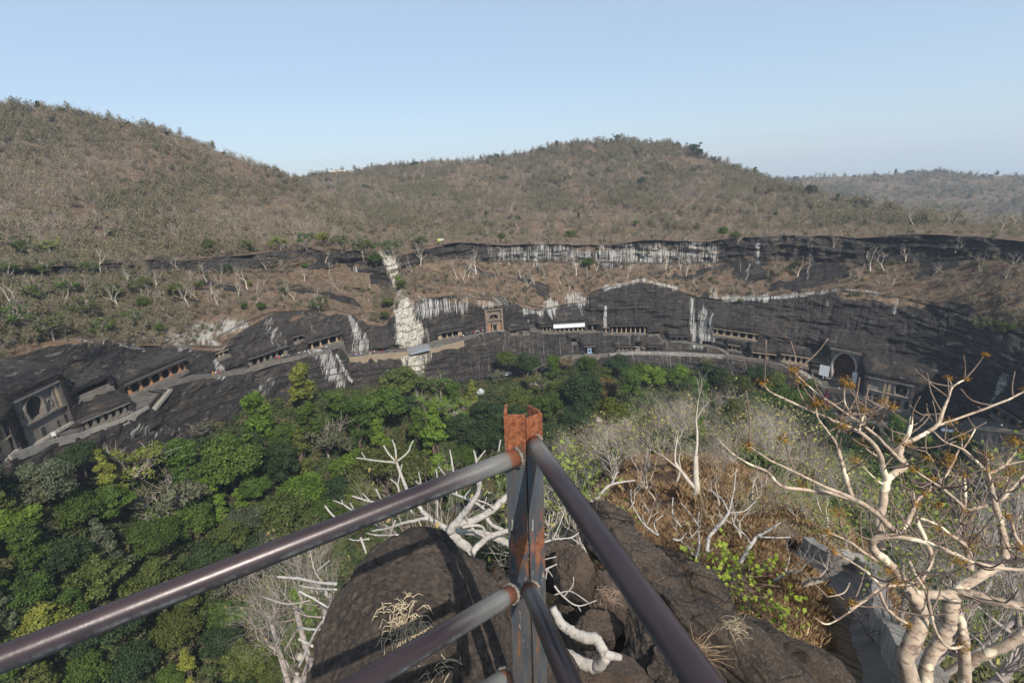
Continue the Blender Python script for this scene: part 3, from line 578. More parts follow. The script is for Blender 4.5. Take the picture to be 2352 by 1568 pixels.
# grey facade with the cusped arch at the far left
t, w, h, az, y0 = arch_facade((62, 1019), (172, 976), 108, 'tall grey carved facade with a ribbed horseshoe window above dark doorways at left', .36, .42, .43, S_GREY, ('cornice', 'ledge', 'ribs'), px=-.08, z=None)
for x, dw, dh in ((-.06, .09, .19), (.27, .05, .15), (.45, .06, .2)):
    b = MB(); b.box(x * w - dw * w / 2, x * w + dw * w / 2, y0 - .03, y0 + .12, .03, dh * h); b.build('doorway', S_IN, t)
b = MB()
for s, xx in ((-1, -.36), (1, .22)): b.tube([(xx * w + math.cos(a) * w * .055, y0 - .12, h * .56 + math.sin(a) * h * .09) for a in np.linspace(math.pi * 1.15, -math.pi * .15, 10)], .22, 5)
b.build('niche_arch', S_GREY, t)
for xx in (.34, .41, .47, -.47):
    b = MB(); b.box(xx * w - .3, xx * w + .3, y0 - .5, y0 - .02, h * .4, h * .86); b.build('pilaster', S_BUFF if xx == .41 else S_GREY, t)
# tall brown facade in the middle
t, w, h, az, y0 = arch_facade((1116, 760), (1158, 760), 51, 'tall brown carved facade with a half round window over a columned porch, centre of cliff', .42, .22, .5, S_BRN, ('cornice', 'ledge', 'bars'), mg=7)
for x in (-.43, .43):
    b = MB(); b.box(x * w - .5, x * w + .5, -.1, y0 - .02, 0, h * .9); b.build('pilaster', S_BRN, t)
b = MB(); b.box(-.16 * w, .16 * w, -1.2, y0 - .02, h * .3, h * .36); b.build('porch_roof', S_GREY, t)
for s in (-1, 1):
    b = MB(); b.box(s * .13 * w - .2, s * .13 * w + .2, -1., -.6, 0, h * .3); b.build('pillar', S_BUFF, t)
b = MB(); b.box(-.07 * w, .07 * w, y0 - .05, y0 + .1, .02, h * .22); b.build('doorway', S_IN, t)
b = MB(); b.box(-.42 * w, -.18 * w, y0 - .3, y0 - .02, 0, h * .27); b.box(.18 * w, .38 * w, y0 - .3, y0 - .02, 0, h * .27); b.build('carved_panel', S_RED, t)
# great arched gate at right
t, w, h, az, y0 = arch_facade((1897, 871), (1969, 878), 66, 'great arched gate with brown timber grille and pale stone rim, right part of cliff', .72, .93, .0, S_GATE, ('grille', 'pale'), mg=7)
b = MB(); b.box(-w / 2 + .1, w / 2 - .1, -1.0, 0, h + .05, h + .9); b.build('cornice', S_GREY, t)
for nm, s, zc in (('a', -1, .1), ('b', 1, .06)):
    b = MB(); x = s * w * .53; b.box(x - 1.8, x + 1.8, -2.4, -2.28, 1.2 + zc, 5.6 + zc); b.box(x - .1, x + .1, -2.5, -2.42, 0, 1.2 + zc)
    q = b.build('white_screen', WHITE_P); q.matrix_world = t.matrix_world
    tag(q, ('white cloth screen standing at the left foot of the great arched gate', 'white cloth screen standing at the right foot of the great arched gate')[s > 0], 'screen', 'white screens at the arched gate')
# smaller carved facade with dark arch beyond it
t, w, h, az, y0 = arch_facade((1985, 919), (2092, 947), 62, 'carved facade with a dark arched window over small square openings, right of the great gate', .26, .42, .48, S_GATE, ('cornice', 'ledge', 'bars'), px=.22, mg=6)
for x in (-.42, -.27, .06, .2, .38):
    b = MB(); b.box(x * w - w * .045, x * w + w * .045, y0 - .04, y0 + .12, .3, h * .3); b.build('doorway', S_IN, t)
for x in (-.12, -.03, .46):
    b = MB(); b.box(x * w - .45, x * w + .45, y0 - .6, y0 - .02, 0, h * .88); b.build('pilaster', S_BUFF, t)
# carved porch at the left edge of the picture
t, w, h, az, y0 = arch_facade((8, 1050), (42, 1034), 70, 'small carved porch with an orange lit niche at the far left edge', .3, .4, .5, S_BUFF, ('ledge',), mg=5)
# ------------------------------------------------------------------ retaining walls, parapets, stairs
def strip_wall(name, label, pts, h0, h1, th, mat, cat='wall', up=(0, 0)):
    P3 = [np.array(p, float) for p in pts]; b = MB(); K = len(P3)
    for i in range(K):
        t_ = P3[min(i + 1, K - 1)] - P3[max(i - 1, 0)]; t_[2] = 0; t_ /= np.linalg.norm(t_); n = np.array([t_[1], -t_[0], 0])
        for s, z in ((1, -h0), (1, h1), (-1, h1), (-1, -h0)):
            q = P3[i] + n * s * th / 2; b.v.append((q[0], q[1], q[2] + z))
    for i in range(K - 1):
        for k in range(4): b.f.append((i * 4 + k, i * 4 + (k + 1) % 4, i * 4 + 4 + (k + 1) % 4, i * 4 + 4 + k)); b.m.append(0)
    b.f += [(0, 3, 2, 1), ((K - 1) * 4, (K - 1) * 4 + 1, (K - 1) * 4 + 2, (K - 1) * 4 + 3)]; b.m += [0, 0]
    return tag(b.build(name, mat), label, cat)
def ring_pts(rg, x0, x1, off=0, n=14):
    a0 = math.atan2(*ray(x0, 850)[:2]); a1 = math.atan2(*ray(x1, 900)[:2]); out = []
    for a in np.linspace(a0, a1, n):
        d = np.interp(a, AZ, rg[0]) + off; z = np.interp(a, AZ, rg[1]); out.append((d * math.sin(a), d * math.cos(a), z))
    return out
strip_wall('parapet_wall', 'pale parapet along the outer edge of the left upper terrace', ring_pts(R8, 470, 775, .2), .8, .8, .5, S_GREY)
strip_wall('parapet_wall', 'curved low kerb wall edging the path below the ruined court at left', ring_pts(R8, -60, 330, .2), 1.2, .7, .5, S_PATH)
strip_wall('retaining_wall', 'buff masonry wall carrying the walkway under the cream waterfall', ring_pts(R8, 806, 1075, -.3), 4.2, .9, .8, M_BUF)
strip_wall('retaining_wall', 'plain dark wall below the lower road in front of the gateway', ring_pts(R6, 1240, 1395, -.4), 3.6, .7, .8, S_GREY)
strip_wall('retaining_wall', 'tall white streaked masonry wall below the middle road', ring_pts(R6, 1400, 1655, -.4), 7.5, .7, .8, M_WHT)
strip_wall('retaining_wall', 'reddish low wall edging the road where it descends to the great gate', ring_pts(R6, 1660, 1800, -.4), 3.6, .6, .8, M_RUB)
strip_wall('retaining_wall', 'long rubble masonry wall below the great gate platform', ring_pts(R8, 1893, 2205, -.4, 24), 10.5, .9, .9, M_RUB)
strip_wall('retaining_wall', 'smooth dark platform wall below the orange pillared hall at right edge', ring_pts(R8, 2232, 2420, -.4), 13, .5, .9, S_GREY)
strip_wall('parapet_wall', 'thin parapet along the lowest road at right below the rubble wall', ring_pts(R6, 1935, 2195, -.2), 3., .6, .5, S_GREY)
strip_wall('parapet_wall', 'narrow stone kerb along the ledge in front of the middle caves', ring_pts(R8, 1190, 1500, .2), .5, .45, .4, S_GREY)
def stair(label, a, b_, n, w, mat=S_PATH):
    a, b_ = np.array(a, float), np.array(b_, float); hd = b_ - a; hd[2] = 0; L = np.linalg.norm(hd); hd /= L; nn = np.array([hd[1], -hd[0], 0]); m = MB()
    for i in range(n):
        z = a[2] + (b_[2] - a[2]) * (i + 1) / n
        def T(x, y, z_): q = a + hd * x + nn * y; return (q[0], q[1], z_)
        m.box(L * i / n, L * (i + 1) / n - .002, -w / 2, w / 2, z - .7, z + .05, 0, T)
    return tag(m.build('stone_stair', mat), label, 'staircase')
stair('long flight of steps climbing from the left court to the upper terrace', hit(350, 938), hit(388, 893), 22, 2.0)
stair('steps descending along the road toward the great arched gate', hit(1883, 884, ROWS_FAR) + [0, 0, .3], hit(1836, 852, ROWS_FAR) + [0, 0, .3], 22, 2.6)
stair('short central stair rising to the dark doorway', hit(1464, 806, ROWS_FAR), hit(1464, 797, ROWS_FAR) + [0, 0, .2], 8, 2.4)
stair('steep stair slanting up to the eight pillared cave', hit(1478, 798, ROWS_FAR) + [0, -1, 0], hit(1452, 772, ROWS_FAR) + [0, -1, 0], 20, 1.6, S_GREY)
stair('stair running down left from the foot of the white waterfall', hit(1672, 812, ROWS_FAR) + [0, -.6, 0], hit(1645, 797, ROWS_FAR) + [0, -.6, 0], 12, 1.6, M_RUB)
stair('steps leading down beside the small carved facade right of the gate', hit(1963, 900, ROWS_FAR), hit(2015, 934, ROWS_FAR), 12, 2.4)
# footbridge over the cream waterfall
a, c = hit(937, 812, ROWS_FAR) + [0, 0, .4], hit(984, 806, ROWS_FAR) + [0, 0, .4]; t = empty('footbridge', tuple(a), 'grey railed footbridge crossing the cream waterfall stain', 'footbridge')
dv = c - a; L_ = math.hypot(dv[0], dv[1]); t.rotation_euler = (0, 0, math.atan2(dv[1], dv[0]))
b = MB(); b.box(0, L_, -2.6, .4, -.3, 0); b.build('deck', METAL_G, t)
for y in (-2.5, .3):
    b = MB(); [b.box(L_ * i / 8 - .06, L_ * i / 8 + .06, y - .06, y + .06, 0, 1.9) for i in range(9)]; [b.box(0, L_, y - .05, y + .05, z, z + .12) for z in (.5, .95, 1.4, 1.85)]; b.build('railing', METAL_G, t)
# ------------------------------------------------------------------ plants
def leaf_mat(name, base, base2, trans=.3, hue=.04):
    m = Mat(name, .65, .25); oi = m.n('ObjectInfo'); t = m.attr('tint'); v = m.coord()
    c = m.mix(m.math('ADD', m.math('MULTIPLY', t, .75), m.math('MULTIPLY', m.noise(v, .35, 3), .35)), base, base2)
    c = m.mix(1., c, oi.outputs['Color'], 'MULTIPLY'); c = m.mix(1., c, m.n('Attribute', attribute_name='lcol').outputs['Vector'], 'MULTIPLY')
    m.color(c); tr = m.n('BsdfTranslucent', {'Color': c}); mx = m.n('MixShader', {0: trans, 1: m.b.outputs[0], 2: tr.outputs[0]})
    m.t.links.new(mx.outputs[0], m.t.nodes['Material Output'].inputs[0]); return m.m
LEAF = leaf_mat('leaves', (.40, .42, .40), (1.0, 1.0, 1.0))
def bark(name, a, b, dark, sc=6., st=.35):
    m = Mat(name, .85, .2); v = m.coord(); f = m.noise(v, sc, 5, .65)
    c = m.mix(m.ramp(f, .38, .6), a, b); c = m.mix(m.math('MULTIPLY', m.ramp(m.noise(v, sc * 2.3, 4), .58, .66), st), c, dark)
    m.color(c); m.bump(m.noise(v, sc * 3, 5, .7), .4, .01); return m.m
BARK_PALE = bark('pale_bark', (.52, .46, .38), (.38, .33, .27), (.16, .12, .1))
BARK_GREY = bark('grey_bark', (.37, .315, .275), (.25, .205, .18), (.10, .08, .07))
BARK_DARK = bark('brown_bark', (.14, .105, .08), (.09, .07, .055), (.05, .04, .03))
def quads(name, C, Nn, sz, tint, mat, parent=None, link=True, asp=.55, extra=None, col=(1, 1, 1)):
    """leaf quads: centres, normals, sizes"""
    n = len(C); rs = np.random.RandomState(n % 9973)
    a = rs.normal(size=(n, 3)); Nn = Nn / (np.linalg.norm(Nn, axis=1, keepdims=True) + 1e-9); a -= (a * Nn).sum(1, keepdims=True) * Nn
    a /= np.linalg.norm(a, axis=1, keepdims=True) + 1e-9; b = np.cross(Nn, a); s = sz[:, None]
    V = np.stack([C - a * s, C + b * s * asp - a * s * .1, C + a * s, C - b * s * asp - a * s * .1], 1).reshape(-1, 3); tt = np.repeat(tint, 4)
    fl = np.arange(4 * n, dtype=np.int32); ls = np.arange(n, dtype=np.int32) * 4; mi = np.zeros(n, np.int32); mats = [mat]
    if extra is not None:                         # an MB (branches) joined in as a second material
        ev, ef, em = extra; off = len(V); V = np.concatenate([V, np.array(ev)]); tt = np.concatenate([tt, np.zeros(len(ev))])
        fl2 = []; ls2 = []; k = len(fl)
        for f in ef: ls2.append(k); fl2 += [i + off for i in f]; k += len(f)
        fl = np.concatenate([fl, np.array(fl2, np.int32)]); ls = np.concatenate([ls, np.array(ls2, np.int32)]); mi = np.concatenate([mi, np.ones(len(ef), np.int32)]); mats.append(em)
    me = bpy.data.meshes.new(name); me.vertices.add(len(V)); me.vertices.foreach_set('co', V.astype(np.float32).ravel())
    me.loops.add(len(fl)); me.loops.foreach_set('vertex_index', fl); me.polygons.add(len(ls)); me.polygons.foreach_set('loop_start', ls)
    me.polygons.foreach_set('material_index', mi); me.update(calc_edges=True)
    for m_ in mats: me.materials.append(m_)
    at = me.attributes.new('tint', 'FLOAT', 'POINT'); at.data.foreach_set('value', tt.astype(np.float32))
    at = me.attributes.new('lcol', 'FLOAT_VECTOR', 'POINT'); at.data.foreach_set('vector', np.tile(np.array(col, np.float32), len(V)))
    o = bpy.data.objects.new(name, me)
    if link: COL.objects.link(o)
    if parent: o.parent = parent
    return o
def branch(mb, tips, rn, p, d, L, r, lvl, maxl, sides, spread=.6, upb=.15, kids=(2, 3), segs=3, shrink=.72):
    pts = [p.copy()]; rr = [r]; q = p.copy(); dd = d.copy()
    for i in range(segs):
        dd = (dd + Vector((rn.gauss(0, .16), rn.gauss(0, .16), rn.gauss(0, .12) + upb * .3))).normalized()
        q = q + dd * (L / segs); pts.append(q.copy()); rr.append(r * (1 - .42 * (i + 1) / segs))
    mb.tube(pts, rr, max(3, sides - lvl), 0, cap=False)
    if lvl >= maxl: tips.append(q); return
    for i in range(rn.randint(*kids)):
        ax = Vector((rn.gauss(0, 1), rn.gauss(0, 1), rn.gauss(0, .5))); ax = (ax - dd * ax.dot(dd)).normalized()
        a = spread * rn.uniform(.7, 1.4); nd = (dd * math.cos(a) + ax * math.sin(a) + Vector((0, 0, upb))).normalized()
        j = rn.choice([segs, segs, segs - 1, max(1, segs - 2)])
        branch(mb, tips, rn, pts[j], nd, L * rn.uniform(shrink - .1, shrink + .12), rr[j] * .72, lvl + 1, maxl, sides, spread, upb, kids, segs, shrink)
def bare_proto(name, seed, H, r, maxl, mat, kids=(2, 3), spread=.62, stems=1, upb=.18, sides=6, leaves=0, lsz=.1, lcol=None, segs=3, shrink=.72, trunk_tilt=.25):
    rn = random.Random(seed); mb = MB(); tips = []
    for s in range(stems):
        a = rn.uniform(0, 6.28); tl = rn.uniform(.05, trunk_tilt) if stems == 1 else rn.uniform(.3, .8)
        branch(mb, tips, rn, Vector((rn.gauss(0, .1), rn.gauss(0, .1), -.25)) if stems > 1 else Vector((0, 0, -.3)), Vector((math.cos(a) * tl, math.sin(a) * tl, 1)).normalized(), H * .36, r, 0, maxl, sides, spread, upb, kids, segs, shrink)
    if not leaves: return mb.build(name, mat, smooth=True)
    rs = np.random.RandomState(seed); T_ = np.array([tuple(t) for t in tips]); k = rs.randint(len(T_), size=leaves)
    C = T_[k] + rs.normal(size=(leaves, 3)) * H * .045
    return quads(name, C, rs.normal(size=(leaves, 3)) + [0, 0, .6], lsz * rs.uniform(.6, 1.3, leaves), rs.rand(leaves), LEAF, extra=(mb.v, mb.f, mat), asp=.6, col=lcol or (1, 1, 1))
def crown_arrays(seed, shape, H, W, n, lsz):
    rs = np.random.RandomState(seed); lobes = []
    for i in range({'round': 34, 'tall': 32, 'flat': 34, 'droop': 26, 'open': 24, 'cone': 30}[shape]):
        a = rs.rand() * 6.283; q = math.sqrt(rs.rand())
        if shape == 'round': t = rs.rand(); x = q * W * .36; z = H * (.42 + .42 * t * math.sqrt(max(0, 1 - q * q * .8))); r = W * rs.uniform(.08, .18)
        elif shape == 'tall': t = rs.rand(); x = q * W * .3 * (1 - .5 * t); z = H * (.3 + .6 * t); r = W * rs.uniform(.08, .19)
        elif shape == 'flat': x = q * W * .42; z = H * (.62 + .2 * (1 - q * q) + rs.uniform(-.06, .06)); r = W * rs.uniform(.09, .14)
        elif shape == 'droop': t = rs.rand(); x = q * W * .2; z = H * (.15 + .75 * t); r = W * rs.uniform(.11, .23) * (1.1 - .6 * t)
        elif shape == 'cone': t = rs.rand() ** .8; x = q * W * .38 * (1.05 - t); z = H * (.12 + .8 * t); r = W * rs.uniform(.09, .18) * (1.2 - .7 * t)
        else: t = rs.rand(); x = q * W * .42; z = H * (.38 + .45 * t); r = W * rs.uniform(.08, .14)
        lobes.append((x * math.cos(a), x * math.sin(a), z, r, rs.uniform(.55, .85), rs.rand()))
    lobes = np.array(lobes); k = rs.choice(len(lobes), n, p=lobes[:, 3] ** 2 / (lobes[:, 3] ** 2).sum()); lb = lobes[k]
    # secondary clumps on every lobe
    sub = rs.normal(size=(len(lobes), 14, 3)); sub[..., 2] = sub[..., 2] * .8 + .25; sub /= np.linalg.norm(sub, axis=2, keepdims=True)
    sdir = sub[k, rs.randint(14, size=n)]
    dirn = sdir + rs.normal(size=(n, 3)) * .46; dirn /= np.linalg.norm(dirn, axis=1, keepdims=True)
    rad = rs.uniform(.55, 1.18, n) + (rs.rand(n) < .12) * rs.uniform(0, .35, n) - (np.abs(dirn - sdir).sum(1) * .12)
    C = lb[:, :3] + dirn * np.stack([lb[:, 3], lb[:, 3], lb[:, 3] * lb[:, 4]], 1) * rad[:, None]
    N_ = dirn * 1.0 + rs.normal(size=(n, 3)) * .7 + [0, 0, .35]
    return C, N_, lsz * rs.uniform(.6, 1.35, n), np.clip(lb[:, 5] * .55 + rs.rand(n) * .45, 0, 1), lobes
PROTO_HOME = []
def leafy_proto(seed, shape, H, W, n, lsz, twig=False):
    t = bpy.data.objects.new('leafy_tree', None)
    C, N_, S, tint, lobes = crown_arrays(seed, shape, H, W, n, lsz)
    cr = quads('crown', C, N_, S, tint, LEAF, link=False, asp=.6)
    rn = random.Random(seed); mb = MB(); top = H * .55
    mb.tube([(0, 0, -1.5), (rn.gauss(0, .2), rn.gauss(0, .2), H * .25), (rn.gauss(0, .3), rn.gauss(0, .3), top)], [W * .035, W * .028, W * .018], 7)
    for l in lobes[:14]:
        z0 = rn.uniform(.2, .5) * H; s = Vector((rn.gauss(0, .15), rn.gauss(0, .15), z0)); e = Vector(l[:3]); m_ = s.lerp(e, .5) + Vector((0, 0, -.06 * H))
        pts, rr = smooth_path([s, m_, e], [W * .016, W * .01, W * .004], 3); mb.tube(pts, rr, 5, cap=False)
        if twig:
            for q in range(9):
                g = e + Vector((rn.gauss(0, 1), rn.gauss(0, 1), rn.gauss(.5, .6))) * l[3] * 1.1; mb.tube([m_.lerp(e, rn.uniform(.3, 1)), g], [W * .006, W * .0025], 3, cap=False)
    tr = mb.build('trunk', BARK_GREY if twig else BARK_DARK, link=False, smooth=True)
    return (cr, tr, H, W)
LP = {'round': [leafy_proto(1, 'round', 11, 11, 8200, .235), leafy_proto(2, 'round', 10, 12, 8200, .235), leafy_proto(9, 'round', 12, 10, 8200, .22)],
      'tall': [leafy_proto(3, 'tall', 14, 8, 6800, .235), leafy_proto(13, 'tall', 13, 9, 7000, .22)], 'flat': [leafy_proto(4, 'flat', 9, 15, 9500, .22)],
      'droop': [leafy_proto(5, 'droop', 11, 5, 3600, .23)], 'open': [leafy_proto(6, 'open', 10, 12, 2300, .26, True), leafy_proto(7, 'open', 9, 10, 1900, .26, True)], 'cone': [leafy_proto(8, 'cone', 11, 7, 5200, .24)]}
TINTS = {'deep': (.052, .086, .028), 'mid': (.098, .155, .026), 'bright': (.17, .26, .032), 'yellow': (.25, .27, .05), 'grey': (.15, .16, .09), 'olive': (.125, .15, .034), 'rusty': (.25, .18, .07), 'magenta': (.2, .04, .12)}
WORD = {'deep': 'dark green', 'mid': 'green', 'bright': 'bright green', 'yellow': 'yellow green', 'grey': 'grey green half bare', 'olive': 'olive green', 'rusty': 'rusty brown', 'magenta': 'magenta flowering'}
SHW = {'round': 'round crowned tree', 'tall': 'tall tree', 'flat': 'wide flat crowned tree', 'droop': 'slender drooping tree', 'open': 'open crowned tree', 'cone': 'conical tree'}
rnd = random.Random(5)
PLANTED = []
def leafy(px, py, wpx, tint, shape, rows=None, ground=None, bush=False):
    cr, tr, H, W = LP[shape][rnd.randrange(len(LP[shape]))]; s = 1.
    for _ in range(4):
        p = hit_raised(px, py, H * s * .62, rows); s = wpx * (p @ FWD) / F / W
    s = max(.12, s); z = p[2] - H * s * .62
    t = empty('leafy_tree' if not bush else 'leafy_bush', (p[0], p[1], z)); t.rotation_euler = (0, 0, rnd.uniform(0, 6.28)); t.scale = (s, s, s * rnd.uniform(.92, 1.12))
    c0 = TINTS[tint]; j = rnd.uniform(.82, 1.18); g = rnd.uniform(.93, 1.07)
    for src in (cr, tr):
        o = src.copy(); COL.objects.link(o); o.parent = t
        if src is cr: o.color = (c0[0] * j * g, c0[1] * j, c0[2] * j / g, 1)
    PLANTED.append(dict(o=t, px=px, py=py, tint=tint, shape=shape, w=wpx, bush=bush)); return t
def hit_raised(px, py, h, rows=None):
    v = ray(px, py); hh = math.hypot(v[0], v[1]); s = v[2] / hh; c = col_of(v[0], v[1]); i = min(max(int(round(c)), 0), NC - 1)
    a, b = (0, NR - 1) if rows is None else rows
    g = Z[a:b, i] + h - s * D[a:b, i]; k = np.where((g[:-1] <= 0) & (g[1:] >= 0))[0]
    k = int(k[0]) if len(k) else int(np.argmin(np.abs(g))) if len(g) > 1 else 0
    k = min(k, len(g) - 2); t = 0 if g[k + 1] == g[k] else min(max(-g[k] / (g[k + 1] - g[k]), 0), 1); dd = D[a + k, i] * (1 - t) + D[a + k + 1, i] * t
    return np.array([v[0] / hh * dd, v[1] / hh * dd, s * dd])
VAL = (int(np.where(KI == 'n')[0][-25]), int(seg_rows('wood')[-1]) + 2)
trees = '''520 1040 170 mid round;592 955 95 bright tall;690 878 84 yellow tall;706 960 86 mid tall;748 1005 120 grey open;640 1060 110 deep round;862 925 140 mid round;915 868 110 olive round;820 965 110 mid tall;
960 875 80 mid open;870 1002 90 bright cone;888 1085 210 olive flat;800 1060 95 bright round;690 1120 135 bright round;660 1190 150 olive round;380 1140 175 grey open;305 1060 150 yellow open;180 1040 110 deep round;
95 1105 135 grey round;30 1195 120 bright round;165 1165 140 mid round;255 1140 120 mid round;335 1235 150 mid flat;120 1265 140 deep round;225 1320 150 olive round;50 1350 130 mid round;360 1345 150 olive round;470 1270 120 deep round;
430 1195 110 mid round;545 1300 130 grey open;95 1440 165 yellow round;255 1420 140 deep round;30 1500 110 mid round;400 1440 130 olive round;520 1410 120 mid round;430 1525 80 yellow cone;620 1400 120 grey open;300 1520 130 deep round;180 1550 140 mid round;
560 1510 120 olive round;505 1165 46 bright droop;548 1150 44 bright droop;480 1175 40 bright droop;350 1180 40 bright droop;420 1060 110 mid tall;350 1050 90 deep round;240 1085 90 yellow cone;60 1250 110 mid tall;600 1250 120 deep round;740 1180 110 mid round;
760 1120 100 deep round;830 1130 110 olive round;1000 1000 120 bright cone;985 930 110 bright open;1040 935 90 bright open;960 990 90 mid cone;1083 890 46 yellow cone;1165 818 60 olive round;1207 832 70 deep round;1110 1000 120 deep round;1055 975 90 deep round;1120 940 90 deep round;
1060 1040 90 mid round;1190 905 90 olive round;1250 925 90 mid round;1180 960 110 deep round;1290 890 80 olive round;1270 838 56 mid tall;1300 830 46 rusty open;1340 885 110 deep round;1388 885 66 rusty round;1420 835 72 deep round;1450 900 90 mid tall;
1500 860 64 bright round;1558 858 64 bright round;1600 880 70 mid round;1642 860 78 deep round;1690 880 70 olive round;1740 855 62 deep round;1260 1010 140 deep flat;1330 955 100 deep round;1400 940 90 olive round;1440 960 90 mid round;1500 930 80 mid round;1570 920 80 olive round;
1800 905 110 mid round;1850 950 110 deep round;1780 870 60 olive round;1898 908 30 magenta cone;1900 985 110 deep round;1960 1040 110 deep round;1740 920 80 mid round;1690 940 90 olive round;2010 1090 90 mid round;2060 1010 50 mid round;2130 1010 46 bright round;2170 1050 60 mid round;
2250 1090 90 grey open;2300 1060 80 grey open;2190 1110 60 olive round;1230 875 60 olive open;1140 860 44 grey open;1010 880 70 mid open;1350 830 50 mid round;1380 850 60 olive round;1470 840 50 mid round;1620 830 40 olive open;1860 880 46 mid round;1040 900 60 mid tall;930 920 70 deep round;770 930 80 mid tall;650 1000 80 mid round;590 1030 80 deep tall;460 980 60 grey open'''
for s_ in trees.replace('\n', '').split(';'):
    a = s_.split(); leafy(float(a[0]), float(a[1]), float(a[2]), a[3], a[4], VAL)
# infill trees where the wood would show bare ground
occ = [(p['px'], p['py'], p['w']) for p in PLANTED]; tries = 0; extra = 0
while extra < 70 and tries < 4000:
    tries += 1; px = rnd.uniform(-60, 2300); 
    if px < 700: py = rnd.uniform(1060 - max(0, px - 200) * .1, 1590)
    elif px < 1230: py = rnd.uniform(915, 1150)
    elif px < 1700: py = rnd.uniform(850, 990)
    else: py = rnd.uniform(890 + (px - 1700) * .25, 1040 + (px - 1700) * .15)
    if min(math.hypot(px - a, py - b) / (c * .5) for a, b, c in occ) < 1.0: continue
    wpx = (95 if px < 800 else 62) * rnd.uniform(.7, 1.15); leafy(px, py, wpx, rnd.choice(['deep', 'mid', 'mid', 'olive', 'olive', 'grey', 'bright']), rnd.choice(['round', 'round', 'tall', 'cone']), VAL); occ.append((px, py, wpx)); extra += 1
# green bushes on the ledges between the cliffs
SLOPE = (int(seg_rows('slope')[0]) - 8, NR - 2)
for s_ in '''40 560 60 olive;110 556 60 yellow;10 610 50 mid;60 660 70 olive;150 650 60 mid;20 720 80 mid;110 740 80 olive;230 740 60 mid;180 700 70 olive;260 660 60 olive;300 720 46 mid;330 690 40 olive;365 752 26 mid;600 700 26 mid;730 690 50 mid;560 700 20 mid;520 615 24 deep;570 650 20 yellow;650 665 24 olive;700 610 20 mid;860 590 40 mid;830 560 60 olive;780 545 60 olive;900 560 50 mid;960 545 50 olive;1350 600 34 mid;1700 690 16 olive;920 650 26 mid;890 690 34 olive;915 640 20 bright;880 720 26 olive;1830 605 28 olive;2260 740 60 olive;2310 750 40 olive;320 650 60 olive;90 610 50 olive;200 610 46 mid;400 660 40 olive;460 650 30 olive;1150 540 24 olive;1310 535 30 olive;1690 540 30 olive;1660 530 26 mid;700 545 50 mid;640 550 44 yellow;740 540 40 yellow;560 560 40 olive;480 560 36 olive'''.split(';'):
    a = s_.split(); leafy(float(a[0]), float(a[1]), float(a[2]), a[3], 'open' if float(a[2]) > 40 else 'round', SLOPE, bush=True)
# ------------------------------------------------------------------ pale bare trees on the slope between the cliffs
GT = [bare_proto('bare_tree', 20 + i, 5.6, .15 if i < 4 else .12, 4, BARK_PALE, kids=(2, 3), spread=.6, upb=.22, shrink=.7) for i in range(6)]
GRY = [bare_proto('bare_tree', 40 + i, 5.0, .10, 4, BARK_GREY, kids=(2, 3), spread=.6, upb=.2, shrink=.72) for i in range(3)]
used = {}
def put_src(src, p, s, rz):
    o = src if src.name not in used else src.copy()
    if o is not src: COL.objects.link(o)
    used[src.name] = 1; o.location = tuple(p); o.scale = (s, s, s); o.rotation_euler = (0, 0, rz); return o
BARE = []
def bare(px, py, hpx, src=None, rows=SLOPE, grp='b'):
    p = hit(px, py, rows); s = hpx * (p @ FWD) / F / 4.6
    o = put_src(src or GT[rnd.randrange(6)], p, s, rnd.uniform(0, 6.28)); BARE.append(dict(o=o, px=px, py=py, h=hpx, grp=grp)); return o
for s_ in '''230 628 60;413 621 34;613 618 40;110 628 40;33 712 80;47 718 65;107 698 50;203 678 60;190 718 52;275 711 66;358 665 46;350 700 32;433 705 60;480 692 36;508 648 45;500 702 46;568 665 56;547 682 36;590 675 42;620 678 46;677 688 44;727 695 66;593 711 32;747 602 32;757 635 38;946 626 42;966 616 52;1074 626 66;1092 629 60;1062 643 36;1070 650 28;1196 639 35;1249 639 35;1324 633 60;1369 623 38;1441 639 28;1436 606 36;1529 619 56;1212 672 50;854 669 38;1287 669 26;1307 669 30;1347 639 28;897 706 24;916 599 24;1019 549 26;984 562 26;1227 569 28;1314 566 20;1576 633 50;1713 623 30;1776 623 46;1853 626 36;2000 623 60;1983 616 36;2033 623 48;2031 669 34;2138 639 42;2316 619 44;1685 676 34;1643 676 32;1721 676 28;1830 636 42;2195 578 42;1828 545 22;1915 568 28;1695 556 42;2298 531 38;2318 533 44;2165 524 42;2101 520 44;20 640 60;70 600 44;150 700 50;300 660 44;380 700 40;330 760 30;650 620 30;700 650 36;440 640 30;820 650 26;1140 640 30;1400 650 24;1600 660 28;1950 640 30;2240 640 34;2080 600 36;1500 590 30;1260 600 30;1650 600 30;2260 600 30'''.split(';'):
    a = list(map(float, s_.split())); bare(*a, src=(GRY[rnd.randrange(3)] if rnd.random() < .18 else None))
